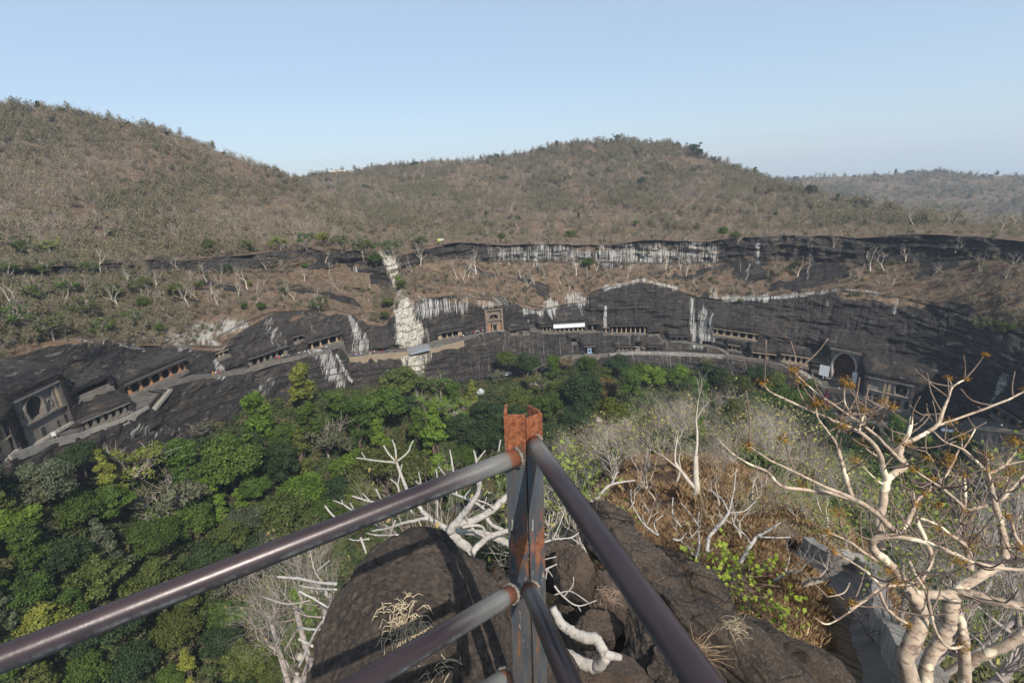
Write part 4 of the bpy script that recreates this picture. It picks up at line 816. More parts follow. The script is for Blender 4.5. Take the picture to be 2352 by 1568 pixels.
# ------------------------------------------------------------------ hillside trees and scrub
SCC = [(.37, .29, .185), (.40, .30, .2), (.29, .25, .15), (.17, .17, .085), (.40, .33, .2)]
SC = [bare_proto('scrub_bush', 60, 3.4, .05, 3, BARK_GREY, kids=(3, 4), spread=.7, stems=3, sides=3, leaves=150, lsz=.16, lcol=SCC[0], segs=2),
      bare_proto('scrub_bush', 61, 3.0, .05, 3, BARK_GREY, kids=(3, 4), spread=.75, stems=4, sides=3, leaves=30, lsz=.14, lcol=SCC[1], segs=2),
      bare_proto('scrub_bush', 62, 4.2, .07, 3, BARK_GREY, kids=(3, 4), spread=.65, stems=1, sides=3, leaves=260, lsz=.17, lcol=SCC[2], segs=2),
      bare_proto('scrub_bush', 63, 2.8, .04, 3, BARK_DARK, kids=(3, 3), spread=.8, stems=4, sides=3, leaves=240, lsz=.16, lcol=SCC[3], segs=2),
      bare_proto('scrub_bush', 64, 4.6, .08, 3, BARK_PALE, kids=(3, 3), spread=.6, stems=1, sides=3, leaves=40, lsz=.16, lcol=SCC[4], segs=2)]
def sample_grid(V, n, seed, dens=None, lo=0, hi=None):
    rs = np.random.RandomState(seed); hi = hi or V.shape[0] - 1; A = V[lo:hi, :-1]; e1 = V[lo + 1:hi + 1, :-1] - A; e2 = V[lo:hi, 1:] - A
    w_ = np.linalg.norm(np.cross(e1, e2), axis=2)
    if dens is not None: w_ = w_ * dens[lo:hi, :-1]
    x, y = proj(A); w_ = w_ * ((x > -260) & (x < 2600) & ((A @ FWD) > 0))
    w_ = w_.ravel() / w_.sum(); k = rs.choice(w_.size, n, p=w_); r, c = np.divmod(k, A.shape[1]); a, b = rs.rand(n, 1), rs.rand(n, 1)
    return A[r, c] + e1[r, c] * a + e2[r, c] * b, rs
def scatter(name, label, pts, rs, scale, srcs, weights, cols=None, jit=.5, tilt=0.):
    n = len(pts); me = bpy.data.meshes.new(name); me.vertices.add(n); me.vertices.foreach_set('co', pts.astype(np.float32).ravel())
    def at(k, ty, v): a = me.attributes.new(k, ty, 'POINT'); a.data.foreach_set('vector' if ty == 'FLOAT_VECTOR' else 'value', np.ascontiguousarray(v).ravel())
    at('rotz', 'FLOAT_VECTOR', np.stack([rs.normal(0, tilt + 1e-4, n), rs.normal(0, tilt + 1e-4, n), rs.rand(n) * 6.28], 1).astype(np.float32)); at('scl', 'FLOAT', (scale * rs.uniform(1 - jit, 1 + jit, n)).astype(np.float32))
    wts = np.asarray(weights)
    if wts.ndim == 1: idx = rs.choice(len(srcs), n, p=wts / wts.sum())
    else: cum = np.cumsum(wts / wts.sum(1, keepdims=True), 1); idx = (rs.rand(n, 1) > cum).sum(1)
    at('pick', 'INT', np.clip(idx, 0, len(srcs) - 1).astype(np.int32))
    o = bpy.data.objects.new(name, me); COL.objects.link(o); tag(o, label, name.replace('_', ' '), kind='stuff')
    ng = bpy.data.node_groups.new(name, 'GeometryNodeTree'); ng.interface.new_socket('Geometry', in_out='INPUT', socket_type='NodeSocketGeometry'); ng.interface.new_socket('Geometry', in_out='OUTPUT', socket_type='NodeSocketGeometry')
    N = ng.nodes.new; gi, go = N('NodeGroupInput'), N('NodeGroupOutput'); iop = N('GeometryNodeInstanceOnPoints'); j = N('GeometryNodeGeometryToInstance')
    for s in reversed(srcs):                      # last link comes first
        oi = N('GeometryNodeObjectInfo'); oi.inputs['Object'].default_value = s; oi.transform_space = 'ORIGINAL'; ng.links.new(oi.outputs['Geometry'], j.inputs[0])
    ng.links.new(gi.outputs[0], iop.inputs['Points']); ng.links.new(j.outputs[0], iop.inputs['Instance']); iop.inputs['Pick Instance'].default_value = True
    for k, ty, sk in (('rotz', 'FLOAT_VECTOR', 'Rotation'), ('scl', 'FLOAT', 'Scale'), ('pick', 'INT', 'Instance Index')):
        na = N('GeometryNodeInputNamedAttribute'); na.data_type = ty; na.inputs[0].default_value = k; ng.links.new(na.outputs[0], iop.inputs[sk])
    ng.links.new(iop.outputs[0], go.inputs[0]); md = o.modifiers.new('scatter', 'NODES'); md.node_group = ng
    return o
for i, o in enumerate(SC):                        # the scrub bushes that serve as models stand on the left hill themselves
    px, py = ((560, 540), (380, 520), (250, 480), (130, 500), (420, 470))[i]
    p = hit_h = None
    v = ray(px, py); best = None
    G_ = H_LEFT.reshape(-1, 3); x, y = proj(G_); k = int(np.argmin((x - px) ** 2 + (y - py) ** 2)); o.location = tuple(G_[k]); used[o.name] = 1
    tag(o, ('olive leaved', 'leafless grey', 'dull green', 'dark green', 'pale stemmed')[i] + ' scrub bush on the lower left hillside', 'bush')
def cl_w(p, s, base):                             # clumped choice of bush kinds
    n = fbm(p[:, 0] / 38 + s, p[:, 1] / 38, 3, 200 + s); g = np.clip(n * 1.6, -1, 1)[:, None]
    b = np.array(base)[None]; return np.clip(b + g * np.array([[-.05, -.25, .25, .2, -.1]]), .01, 1)
dens = lambda V, s, lo, hi, sc: .38 + sstep(lo, hi, fbm(V[..., 0] / sc, V[..., 1] / sc, 4, s))
p, rs = sample_grid(H_LEFT, 14000, 1, dens(H_LEFT, 301, -.35, .2, 34), 3, 88)
scatter('hillside_scrub', 'grey and olive dry scrub covering the left hill', p - [0, 0, .2], rs, 1.3, SC, cl_w(p, 1, (.25, .38, .2, .05, .12)))
p, rs = sample_grid(H_MID, 21000, 2, dens(H_MID, 302, -.3, .2, 40), 3, 94)
scatter('hillside_scrub', 'grey green dry forest covering the middle hill', p - [0, 0, .2], rs, 1.65, SC, cl_w(p, 2, (.25, .26, .3, .14, .08)))
p, rs = sample_grid(H_FAR, 9000, 3, dens(H_FAR, 303, -.3, .3, 80), 3, 62)
scatter('hillside_scrub', 'hazy scrub forest on the farthest hill at right', p - [0, 0, .2], rs, 2.3, SC, cl_w(p, 3, (.2, .15, .3, .3, .02)))
# dry bushes on the slope between the cliffs and on the plateau edge
a, b = int(seg_rows('slope')[0]) - 14, int(seg_rows('plateau')[-1]) - 4
dn = np.clip(1 - rock * 1.1, .0, 1) * np.where(KI[:, None] == 'plateau', .35, 1) * (.3 + sstep(.3, .8, green) * 1.6) * np.where(KI[:, None] == 'upper', .5, 1)
p, rs = sample_grid(V3, 8500, 4, dn, a, b)
gx = proj(p)[0]; gw = sstep(420, 150, gx)[:, None]
scatter('dry_scrub', 'low russet and olive scrub on the slope between the two cliffs', p - [0, 0, .15], rs, .72, SC, np.array([[.28, .30, .2, .16, .06]]) * (1 - gw) + np.array([[.2, .1, .35, .35, 0]]) * gw)
UG = []
for i, (cl_, l) in enumerate((((.07, .10, .035), 'dark green undergrowth bush in the valley wood'), ((.11, .14, .045), 'green undergrowth bush in the valley wood'), ((.17, .16, .07), 'dull olive undergrowth bush in the valley wood'))):
    C, N_, S, tint, _ = crown_arrays(70 + i, 'round', 3.2, 4.2, 620, .26); C[:, 2] -= .8
    o = quads('undergrowth_bush', C, N_, S, tint, LEAF, col=cl_); q = hit((900, 1300, 1700)[i], (900, 872, 885)[i], VAL); o.location = tuple(q); tag(o, l, 'bush'); UG.append(o)
a, b = int(seg_rows('wood')[0]) - 2, int(seg_rows('wood')[-1]) + 2
p, rs = sample_grid(V3, 5200, 5, None, a, b)
scatter('undergrowth', 'dense mixed undergrowth filling the valley wood below the cliff', p, rs, 1.0, UG, (.4, .35, .25))
b2 = int(np.where(KI == 'n')[0][-1]); a2 = b2 - 30
p, rs = sample_grid(V3, 2600, 6, None, a2, b2 - 4)
scatter('undergrowth', 'mixed undergrowth on the near bank of the river', p, rs, 1.0, UG, (.4, .35, .25))
# trees on the skylines and singled out trees on the hills
def top_of(V, px, top=True):
    G_ = V[:-8].reshape(-1, 3); x, y = proj(G_); m_ = np.abs(x - px) < 8; k = np.where(m_)[0][np.argmin(y[m_])]; return G_[k]
def near_on(V, px, py):
    G_ = V[:-8].reshape(-1, 3); x, y = proj(G_); return G_[int(np.argmin((x - px) ** 2 + (y - py) ** 2))]
HT = []
def hill_tree(V, px, py, hpx, kind, tint='deep', sky=True):
    p = top_of(V, px) if sky else near_on(V, px, py)
    if kind == 'bare': o = put_src(GRY[rnd.randrange(3)] if rnd.random() < .7 else GT[rnd.randrange(6)], p, hpx * (p @ FWD) / F / 4.6, rnd.uniform(0, 6.28)); o.name = 'bare_tree'
    else:
        cr, tr, H, W = LP[kind][rnd.randrange(len(LP[kind]))]; s = hpx * (p @ FWD) / F / H; o = empty('leafy_tree', tuple(p - np.array([0, 0, .3]))); o.scale = (s, s, s); o.rotation_euler = (0, 0, rnd.uniform(0, 6.28)); c0 = TINTS[tint]
        for src in (cr, tr): c = src.copy(); COL.objects.link(c); c.parent = o; c.color = (*c0, 1)
    HT.append(dict(o=o, px=px, py=py if not sky else proj(p)[1], kind=kind, tint=tint, sky=sky, V=id(V), h=hpx)); return o
for a in ((98, 0, 30, 'tall', 'deep'), (150, 0, 20, 'round', 'olive'), (185, 0, 22, 'open', 'grey'), (250, 0, 16, 'open', 'grey'), (390, 0, 15, 'round', 'deep'), (518, 0, 11, 'round', 'deep'), (60, 0, 20, 'open', 'grey'), (300, 0, 16, 'open', 'olive')): hill_tree(H_LEFT, *a)
for a in ((718, 0, 14, 'round', 'deep'), (790, 0, 9, 'round', 'deep'), (818, 0, 10, 'round', 'deep'), (935, 0, 14, 'open', 'deep'), (952, 0, 14, 'flat', 'deep'), (1116, 0, 16, 'open', 'grey'), (1133, 0, 18, 'open', 'deep'), (1238, 0, 16, 'open', 'grey'), (1271, 0, 20, 'tall', 'deep'), (1410, 0, 24, 'open', 'grey'), (1400, 0, 14, 'tall', 'deep'), (1370, 0, 18, 'bare'), (1430, 0, 12, 'round', 'deep'), (1475, 0, 16, 'bare'), (1510, 0, 16, 'bare'), (1535, 0, 18, 'bare'), (1560, 0, 20, 'open', 'grey'), (1594, 0, 34, 'open', 'deep'), (1612, 0, 24, 'round', 'deep'), (1650, 0, 20, 'open', 'grey'), (1740, 0, 26, 'tall', 'mid'), (1700, 0, 20, 'open', 'grey'), (1320, 0, 10, 'bare'), (1190, 0, 6, 'round', 'deep')): hill_tree(H_MID, *a)
for a in ((1823, 0, 9, 'flat', 'deep'), (1965, 0, 8, 'round', 'grey'), (2005, 0, 12, 'open', 'grey'), (2054, 0, 17, 'tall', 'deep'), (2086, 0, 14, 'open', 'deep'), (2166, 0, 9, 'flat', 'deep'), (2150, 0, 7, 'round', 'deep'), (2291, 0, 15, 'tall', 'deep'), (2270, 0, 7, 'flat', 'deep')): hill_tree(H_FAR, *a)
for a in ((320, 452, 16, 'round', 'mid'), (870, 462, 16, 'round', 'mid'), (840, 440, 20, 'round', 'deep'), (930, 390, 14, 'round', 'deep'), (1300, 425, 18, 'tall', 'mid'), (1475, 430, 26, 'round', 'deep'), (1350, 355, 14, 'round', 'deep'), (1190, 510, 20, 'round', 'deep'), (1120, 500, 20, 'round', 'mid'), (1330, 505, 18, 'tall', 'deep'), (1160, 420, 20, 'round', 'grey'), (1600, 400, 24, 'open', 'grey'), (1520, 390, 24, 'open', 'olive'), (1430, 380, 22, 'open', 'grey'), (1860, 450, 30, 'round', 'deep'), (1780, 500, 18, 'round', 'mid'), (1925, 470, 26, 'tall', 'mid'), (1980, 460, 30, 'open', 'rusty'), (2050, 480, 30, 'open', 'rusty'), (1460, 520, 20, 'round', 'bright'), (1000, 460, 20, 'round', 'deep'), (760, 440, 18, 'open', 'grey')): hill_tree(H_MID if a[0] > 600 else H_LEFT, *a, sky=False)
for i in range(95):
    if i < 45: px = rnd.uniform(0, 800); py = rnd.uniform(300 + max(0, px - 150) * .36, 560); V = H_LEFT
    else: px = rnd.uniform(720, 2250); py = rnd.uniform(max(400, 330 + abs(px - 1430) * .2), 530); V = H_MID
    hill_tree(V, px, py, rnd.uniform(13, 26), 'bare', sky=False)
# ------------------------------------------------------------------ the near spur: dry grass, thickets, path
NEAR = (2, int(np.where(KI == 'n')[0][-1]))
def tuft(seed, n, h, r, cols):
    rs = np.random.RandomState(seed); a = rs.rand(n) * 6.28; q = np.sqrt(rs.rand(n)) * r; bx, by = q * np.cos(a), q * np.sin(a); an = rs.rand(n) * 6.28; ln = rs.uniform(.15, .65, n) * h; hh = h * rs.uniform(.5, 1.1, n); w_ = .0055 * h / .6
    V = []; 
    for i in range(n):
        dx, dy = math.cos(an[i]), math.sin(an[i]); V += [(bx[i] - dy * w_, by[i] + dx * w_, -.05), (bx[i] + dy * w_, by[i] - dx * w_, -.05), (bx[i] + dx * ln[i] * .35 + dy * w_ * .7, by[i] + dy * ln[i] * .35 - dx * w_ * .7, hh[i] * .6), (bx[i] + dx * ln[i], by[i] + dy * ln[i], hh[i]), (bx[i] + dx * ln[i] * .35 - dy * w_ * .7, by[i] + dy * ln[i] * .35 + dx * w_ * .7, hh[i] * .6)]
    return mesh_obj('grass_tuft', V, [tuple(range(5 * i, 5 * i + 5)) for i in range(n)], cols)
GRASS_D = simple('dry_grass_blades', (.34, .22, .12), (.20, .13, .075), .6, .8, .15); GRASS_L = simple('straw_blades', (.48, .36, .21), (.34, .25, .14), .6, .8, .15)
TU = [tuft(1, 90, .6, .38, GRASS_D), tuft(2, 80, .5, .34, GRASS_L), tuft(3, 70, .4, .3, GRASS_D)]
for o, (px, py), l in zip(TU, ((1500, 1230), (1640, 1130), (1870, 1330)), ('russet grass tuft at the rock edge in front of the bare red earth', 'straw coloured grass tuft beside the lone crooked tree', 'short russet grass tuft at the left side of the walled path')):
    o.location = tuple(hit(px, py, NEAR)); tag(o, l, 'grass tuft')
NV = V3[:NEAR[1]]; npx, npy = proj(NV); ddn = (D[:NEAR[1]])
gden = np.where((ddn > 6.5) & (ddn < 70) & (npx > 1200), 1., 0.) * (70 / np.clip(ddn, 12, 70)) ** 1.5 * (.25 + sstep(-.25, .2, fbm(NV[..., 0] / 5, NV[..., 1] / 5, 3, 401)))
ell = ((npx - 1500) / 175) ** 2 + ((npy - 1125) / 52) ** 2; gden *= (.06 + sstep(.5, 1.5, ell + fbm(NV[..., 0] / 2.2, NV[..., 1] / 2.2, 4, 402) * 1.1))
PATH_PX = [(1829, 1269, 0), (1857, 1300, 0), (1890, 1325, 0), (1935, 1380, 0), (1957, 1430, 0), (1975, 1480, 0), (1995, 1530, 0), (2010, 1600, 0)]
def path_dist():
    r = np.full(npx.shape, 1e9); 
    PW = [hit(a, b, NEAR) for a, b, _ in PATH_PX]
    for a, b in zip(PW[:-1], PW[1:]):
        t = np.clip(((NV[..., 0] - a[0]) * (b[0] - a[0]) + (NV[..., 1] - a[1]) * (b[1] - a[1])) / ((b[0] - a[0]) ** 2 + (b[1] - a[1]) ** 2), 0, 1)
        r = np.minimum(r, np.hypot(NV[..., 0] - a[0] - t * (b[0] - a[0]), NV[..., 1] - a[1] - t * (b[1] - a[1])))
    return r, PW
pdist, PW = path_dist(); gden *= sstep(.45, .75, pdist)
p, rs = sample_grid(NV, 24000, 7, gden, 2, NEAR[1] - 2)
scatter('dry_grass', 'russet dry grass covering the near spur', p, rs, .33 + .55 * sstep(9, 30, np.hypot(p[:, 0], p[:, 1])), TU, (.45, .2, .35), tilt=.15)
# thickets: multi stemmed shrubs with sparse yellow leaves
TH = [bare_proto('thicket_shrub', 80 + i, 3.4, .045, 5, (BARK_GREY, BARK_PALE, BARK_GREY, BARK_PALE)[i], kids=(2, 3), spread=.62, stems=5, sides=4, leaves=(190, 110, 20, 620)[i], lsz=.075, lcol=((.42, .38, .10), (.46, .40, .14), (.4, .3, .12), (.26, .32, .07))[i], segs=2, shrink=.76) for i in range(4)]
SH = []
def shrub(px, py, wpx, k, rz=None):
    p = hit(px, py, NEAR); s = wpx * (p @ FWD) / F / 4.2
    o = put_src(TH[k], p, s, rnd.uniform(0, 6.28)); SH.append(dict(o=o, px=px, py=py, k=k)); return o
for s_ in '''1300 1130 130 0;1370 1060 120 0;1290 1230 120 3;1440 1000 120 0;1350 1110 90 2;1520 960 150 2;1580 930 150 1;1640 950 160 2;1700 960 150 2;1760 980 150 1;1820 1010 150 0;1480 970 110 0;1560 980 120 0;1720 1040 150 0;1790 1070 150 0;1860 1080 140 0;1900 1130 150 0;1830 1160 140 3;1960 1180 150 0;2020 1230 150 0;1900 1230 140 3;1780 1140 110 0;2080 1300 150 1;2170 1330 160 2;2250 1280 150 2;2300 1380 170 2;2200 1440 150 3;2120 1400 130 3;2330 1470 160 2;2040 1340 110 3;2260 1540 150 3;2140 1530 110 3;2330 1250 140 1;1880 1180 130 0;1950 1100 130 3;1330 1170 90 2;1250 1180 70 3;1265 1110 80 0;1340 1040 90 0;1410 1080 90 2;1620 1010 110 2;1690 1000 110 0;1740 1100 80 2;1980 1290 100 2;1750 1160 100 0;1770 1210 90 1;1700 1130 80 0;1720 1060 90 3;1810 1230 80 2;1300 1060 110 1;1250 1080 100 0;1460 970 130 1;1540 900 120 2;1600 900 120 1;1840 1060 130 1;1930 1060 130 1;2000 1160 120 2;1420 1000 120 1;1360 1090 90 1;1650 1060 100 2;1440 1010 170 2;1520 990 190 1;1590 985 200 2;1660 990 190 1;1730 1010 200 2;1800 1040 200 2;1380 1030 170 0;1560 960 190 2;1620 955 200 1;1700 980 190 0;1480 1030 200 0;1760 1030 220 1;1840 1060 200 0;1330 1090 160 0;1420 1035 190 1;1880 1100 200 2;1940 1130 190 0;1990 1180 180 2;2060 1230 170 2;1780 1130 120 2;1735 1165 110 0;1290 1035 110 2;1330 1015 110 1;1370 1000 120 2;1410 985 110 0;1450 1040 100 2;1500 1020 110 1;1545 1035 100 2;1590 1030 110 1;1640 1035 110 2;1690 1045 110 1;1310 1090 100 2;1400 1060 90 1;1740 1060 110 2;1790 1110 110 1;1850 1140 120 2'''.split(';'):
    a = s_.split(); shrub(float(a[0]), float(a[1]) + float(a[2]) * .28, float(a[2]), int(a[3]))
for s_ in '1506 1149 95;1479 1131 75;1552 1114 120;1440 1180 90;1590 1148 270;1660 1180 120;1767 1342 190;1835 1352 200;1600 1285 150;1700 1250 150;1640 1230 110;1560 1250 110;1480 1225 100;1400 1120 100;1340 1230 90;1730 1180 150;1890 1250 150;1980 1340 130'.split(';'):
    a = list(map(float, s_.split())); bare(*a, rows=NEAR)
for i in range(60):
    if i < 34: px, py = rnd.uniform(0, 780), 0; py = rnd.uniform(640, 720 - px * .03)
    else: px = rnd.uniform(960, 2330); py = rnd.uniform(612, 655)
    bare(px, py, rnd.uniform(24, 48), src=GRY[rnd.randrange(3)] if i % 3 == 0 else None)
# ------------------------------------------------------------------ labels that single every plant out
ORD = ['leftmost', 'second', 'third', 'fourth', 'fifth', 'sixth', 'seventh', 'eighth', 'ninth', 'tenth', 'eleventh', 'twelfth', 'thirteenth', 'fourteenth', 'fifteenth', 'sixteenth', 'seventeenth', 'eighteenth', 'nineteenth', 'twentieth']
ORD += ['twenty ' + x for x in ['first'] + ORD[1:9]] + ['thirtieth'] + ['thirty ' + x for x in ['first'] + ORD[1:9]]
def label_all(items, keyf, textf, cat, group):
    g = {}
    for it in items: g.setdefault(keyf(it), []).append(it)
    for k, L in g.items():
        L.sort(key=lambda q: q['px'])
        for i, it in enumerate(L):
            head, _, tail = textf(k).partition('|')
            l = f'{head} {tail}' if len(L) == 1 else f'{ORD[i]} {head} from left, {tail}' if i else f'leftmost {head} {tail}'
            tag(it['o'], ' '.join(l.replace('|', ' ').split()), cat, group)
def reg(q):
    x, y = q['px'], q['py']
    if x < 700: return 'below the left cliff' if y < 1110 - max(0, x - 350) * .35 else 'in the left wood' if y < 1300 else 'at bottom left'
    if x < 1240: return 'in the central wood'
    return 'in the wood right of the post' if x < 1760 else 'below the great gate'
label_all([q for q in PLANTED if not q['bush']], lambda q: (WORD[q['tint']], SHW[q['shape']], reg(q)), lambda k: f'{k[0]} {k[1]}|{k[2]}', 'tree', 'trees of the valley wood')
label_all([q for q in PLANTED if q['bush']], lambda q: (WORD[q['tint']], 'left half' if q['px'] < 400 else 'middle' if q['px'] < 1000 else 'right half'), lambda k: f'{k[0]} bush|between the cliffs, {k[1]}', 'bush', 'bushes on the ledges between the cliffs')
def breg(q):
    x, y = q['px'], q['py']
    if y > 1000: return 'on the near spur'
    a = 'left of the waterfall' if x < 905 else 'in the middle' if x < 1600 else 'at right'
    return ('on the plateau edge ' if y < 575 and x > 900 else 'on the upper slope ' if y < 650 else 'on the lower slope ') + a
label_all(BARE, lambda q: ('small' if q['h'] < 34 else 'medium' if q['h'] < 52 else 'large', breg(q)), lambda k: f'{k[0]} pale bare tree|{k[1]}', 'tree', 'bare trees between the cliffs')
hn = {id(H_LEFT): 'left hill', id(H_MID): 'middle hill', id(H_FAR): 'far hill'}
label_all([q for q in HT if q['sky']], lambda q: ('leafless' if q['kind'] == 'bare' else WORD[q['tint']], hn[q['V']]), lambda k: f'{k[0]} tree|on the skyline of the {k[1]}', 'tree', 'trees on the skyline')
label_all([q for q in HT if not q['sky'] and q['kind'] != 'bare'], lambda q: (WORD[q['tint']], hn[q['V']]), lambda k: f'{k[0]} tree|on the slope of the {k[1]}', 'tree', 'leafy trees on the hillsides')
for q in HT:
    if not q['sky'] and q['kind'] == 'bare': tag(q['o'], 'leafless grey tree standing in scrub on the ' + hn[q['V']] + ' slope', 'tree', 'leafless trees on the ' + hn[q['V']])
SW = ('yellow leaved grey thicket shrub', 'pale stemmed sparse leaved shrub', 'leafless grey thicket shrub', 'yellow green leafy thicket shrub')
label_all(SH, lambda q: (q['k'], 'beside the post' if q['px'] < 1420 else 'on the far end of the spur' if q['py'] < 1110 and q['px'] < 1900 else 'around the ghost tree' if q['px'] > 2000 else 'along the path'), lambda k: f'{SW[k[0]]}|{k[1]}', 'shrub', 'thicket on the near spur')
# ------------------------------------------------------------------ railing in the foreground
def pipe_mat():
    m = Mat('worn_painted_pipe', .42, .5); v = m.coord(); x = m.n('SeparateXYZ', {0: v}).outputs[0]; z = m.n('SeparateXYZ', {0: v}).outputs[2]
    vs_ = m.coord(scale=(3, 30, 30)); f = m.noise(vs_, 1, 6, .7); g = m.noise(v, 25, 6, .7)
    c = m.mix(m.ramp(f, .3, .7), (.024, .017, .019), (.055, .035, .036))
    c = m.mix(m.ramp(m.math('ADD', m.math('MULTIPLY', z, -14.), m.math('MULTIPLY', f, .5)), .12, .42), c, (.045, .05, .056))
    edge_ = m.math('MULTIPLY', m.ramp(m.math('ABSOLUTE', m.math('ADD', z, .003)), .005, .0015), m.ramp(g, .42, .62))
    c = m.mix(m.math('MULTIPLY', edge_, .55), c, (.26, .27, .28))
    c = m.mix(m.ramp(m.math('ADD', x, m.math('MULTIPLY', m.math('SUBTRACT', f, .5), .25)), .2, .06), c, (.18, .175, .16))
    c = m.mix(m.ramp(m.math('ADD', x, m.math('MULTIPLY', m.math('SUBTRACT', g, .5), .02)), .034, .026), c, (.22, .085, .05))
    c = m.mix(m.math('MULTIPLY', m.ramp(m.noise(m.coord(scale=(14, 120, 120)), 1, 6, .8), .62, .70), .35), c, (.16, .14, .13)); c = m.mix(m.math('MULTIPLY', m.ramp(m.noise(v, 9, 6, .7), .60, .68), .5), c, (.075, .04, .03)); m.color(c); m.put(m.b.inputs['Metallic'], .25); m.put(m.b.inputs['Roughness'], m.math('ADD', .22, m.math('MULTIPLY', g, .28))); m.bump(m.noise(v, 90, 4), .25, .001); return m.m
def post_mat():
    m = Mat('rusty_blue_paint', .55, .4); v = m.coord(); z = m.n('SeparateXYZ', {0: v}).outputs[2]; st = m.coord(scale=(38, 38, 7))
    f = m.noise(st, 1, 6, .65); g = m.noise(v, 60, 6, .75)
    blue = m.mix(m.ramp(m.noise(m.coord(scale=(20, 20, 5)), 1, 4), .35, .65), (.028, .042, .058), (.075, .085, .09))
    rust = m.mix(m.ramp(g, .38, .62), (.11, .032, .014), (.34, .12, .05))
    c = m.mix(m.ramp(m.math('ADD', f, m.math('MULTIPLY', m.ramp(m.math('ABSOLUTE', m.math('ADD', z, .36)), .11, .0), .22)), .60, .68), blue, rust)
    c = m.mix(m.math('MULTIPLY', m.ramp(m.noise(m.coord(scale=(60, 60, 16)), 1, 5, .6), .62, .68), .8), c, (.5, .42, .34))
    c = m.mix(m.ramp(m.math('ADD', m.math('ADD', m.math('ADD', z, .5), m.math('MULTIPLY', f, .09)), m.math('MULTIPLY', m.math('SUBTRACT', g, .5), .10)), .445, .47), m.mix(m.ramp(f, .4, .6), c, m.mix(.5, c, (.12, .075, .045))), rust)
    m.color(c); m.put(m.b.inputs['Metallic'], .1); m.bump(m.math('ADD', g, f), .5, .002); return m.m
PIPE, POST = pipe_mat(), post_mat()
WELD = simple('weld_bead', (.10, .075, .06), (.2, .17, .14), 60, .5, .5, .6, .003)
rail = empty('safety_railing', tuple(P(1190, 1568, 1.15)), 'rusty angle iron corner post with four maroon steel pipe rails in the foreground', 'railing')
bpy.context.view_layer.update()
RO = Vector(P(1190, 1568, 1.15))
def pipe(a, b, r, name='rail_pipe', z_up=True):
    a, b = Vector(a), Vector(b); L = (b - a).length; mb = MB(); K = 26
    mb.tube([(L * i / 12, 0, 0) for i in range(13)], r, K, 0); o = mb.build(name, PIPE, rail)
    for p_ in o.data.polygons: p_.use_smooth = len(p_.vertices) == 4
    X_ = (b - a).normalized(); Y_ = Vector((0, 0, 1)).cross(X_).normalized(); Z_ = X_.cross(Y_)
    o.matrix_parent_inverse = Matrix.Identity(4); o.matrix_local = Matrix.Translation(a - RO) @ Matrix([[X_[i], Y_[i], Z_[i], 0] for i in range(3)] + [[0, 0, 0, 1]])
    w_ = MB(); rn = random.Random(int(L * 1000)); n = 26
    for k in range(n):
        t = 6.2832 * k / n; q = r * rn.uniform(1.0, 1.1)
        w_.lathe([(0.001, -.004), (.0045 * rn.uniform(.8, 1.5), 0), (.001, .004)], 6, 0, 0); 
        for j in range(len(w_.v) - 18, len(w_.v)): x, y, z = w_.v[j]; w_.v[j] = (x + .004, y + q * math.cos(t), z + q * math.sin(t))
    wo = w_.build('weld_bead', WELD, o, smooth=True)
    return o
pipe(P(1192, 1047, 1.16), P(-230, 1604, .685), .0202)
pipe(P(1222, 1014, 1.20), P(1800, 1830, .44), .0202)
pipe(P(1176, 1362, 1.13), P(560, 1730, .66), .0195)
pipe(P(1216, 1352, 1.18), P(1420, 1830, .62), .0195)
pipe(P(1163, 1556, 1.12), P(900, 1720, .8), .0195)
def angle_iron(p_top, depth_, w1, w2, name, flip=1, top_cut=0.):
    """L section: face toward the camera and a flange running away"""
    mb = MB(); th = .006; H_ = 1.25
    mb.box(0, w1, 0, th, -H_, 0); mb.box(0 if flip > 0 else w1 - th, th if flip > 0 else w1, th + .0005, w2, -H_, .004 + top_cut)
    o = mb.build(name, POST, rail); o.location = Vector(p_top) - RO; return o
tl = P(1157, 954, 1.13)
a1 = angle_iron(tl, 0, .047, .05, 'angle_iron', 1); a1.rotation_euler = (0, R(1.4), R(-3))
a2 = angle_iron(P(1208, 962, 1.16), 0, .047, .05, 'angle_iron', -1); a2.rotation_euler = (0, R(1.2), R(34))
for px_, py_ in ((1180, 1222), (1178, 1320)):
    mb = MB(); mb.lathe([(.0065, -.0008), (.0065, .0012)], 14); o = mb.build('bolt_hole', simple('hole_shadow', (.008, .008, .01)), rail); o.location = Vector(P(px_, py_, 1.128)) - RO; o.rotation_euler = (R(90), 0, 0)
# ------------------------------------------------------------------ boulders
from mathutils import noise as mnoise
def basalt(name, a, b, c_, sc=7.):
    m = Mat(name, .88, .25); v = m.coord(); f = m.noise(v, sc * .5, 6, .65); g = m.noise(v, sc * 6, 8, .75); cr_ = m.n('TexVoronoi', {'Vector': m.mix(.22, v, m.n('TexNoise', {'Vector': v, 'Scale': sc * .5, 'Detail': 6.}).outputs['Color']), 'Scale': sc * .4}, feature='DISTANCE_TO_EDGE').outputs['Distance']
    c = m.mix(m.ramp(f, .36, .64), a, b); c = m.mix(m.ramp(g, .46, .64), c, c_); c = m.mix(m.math('MULTIPLY', m.ramp(g, .64, .70), .6), c, (.34, .29, .24))
    c = m.mix(m.math('MULTIPLY', m.ramp(m.noise(v, sc * .22, 4), .52, .62), .65), c, (.035, .030, .028))
    c = m.mix(m.math('MULTIPLY', m.ramp(cr_, .018, .0), m.ramp(m.noise(v, sc * .8, 3), .5, .6)), c, (.025, .02, .018)); m.color(c)
    h = m.math('ADD', m.math('MULTIPLY', g, .45), m.math('MULTIPLY', m.ramp(cr_, .0, .04), .35)); m.bump(m.math('ADD', h, m.math('MULTIPLY', m.noise(v, sc * 18, 6, .75), .5)), 1., .06); return m.m
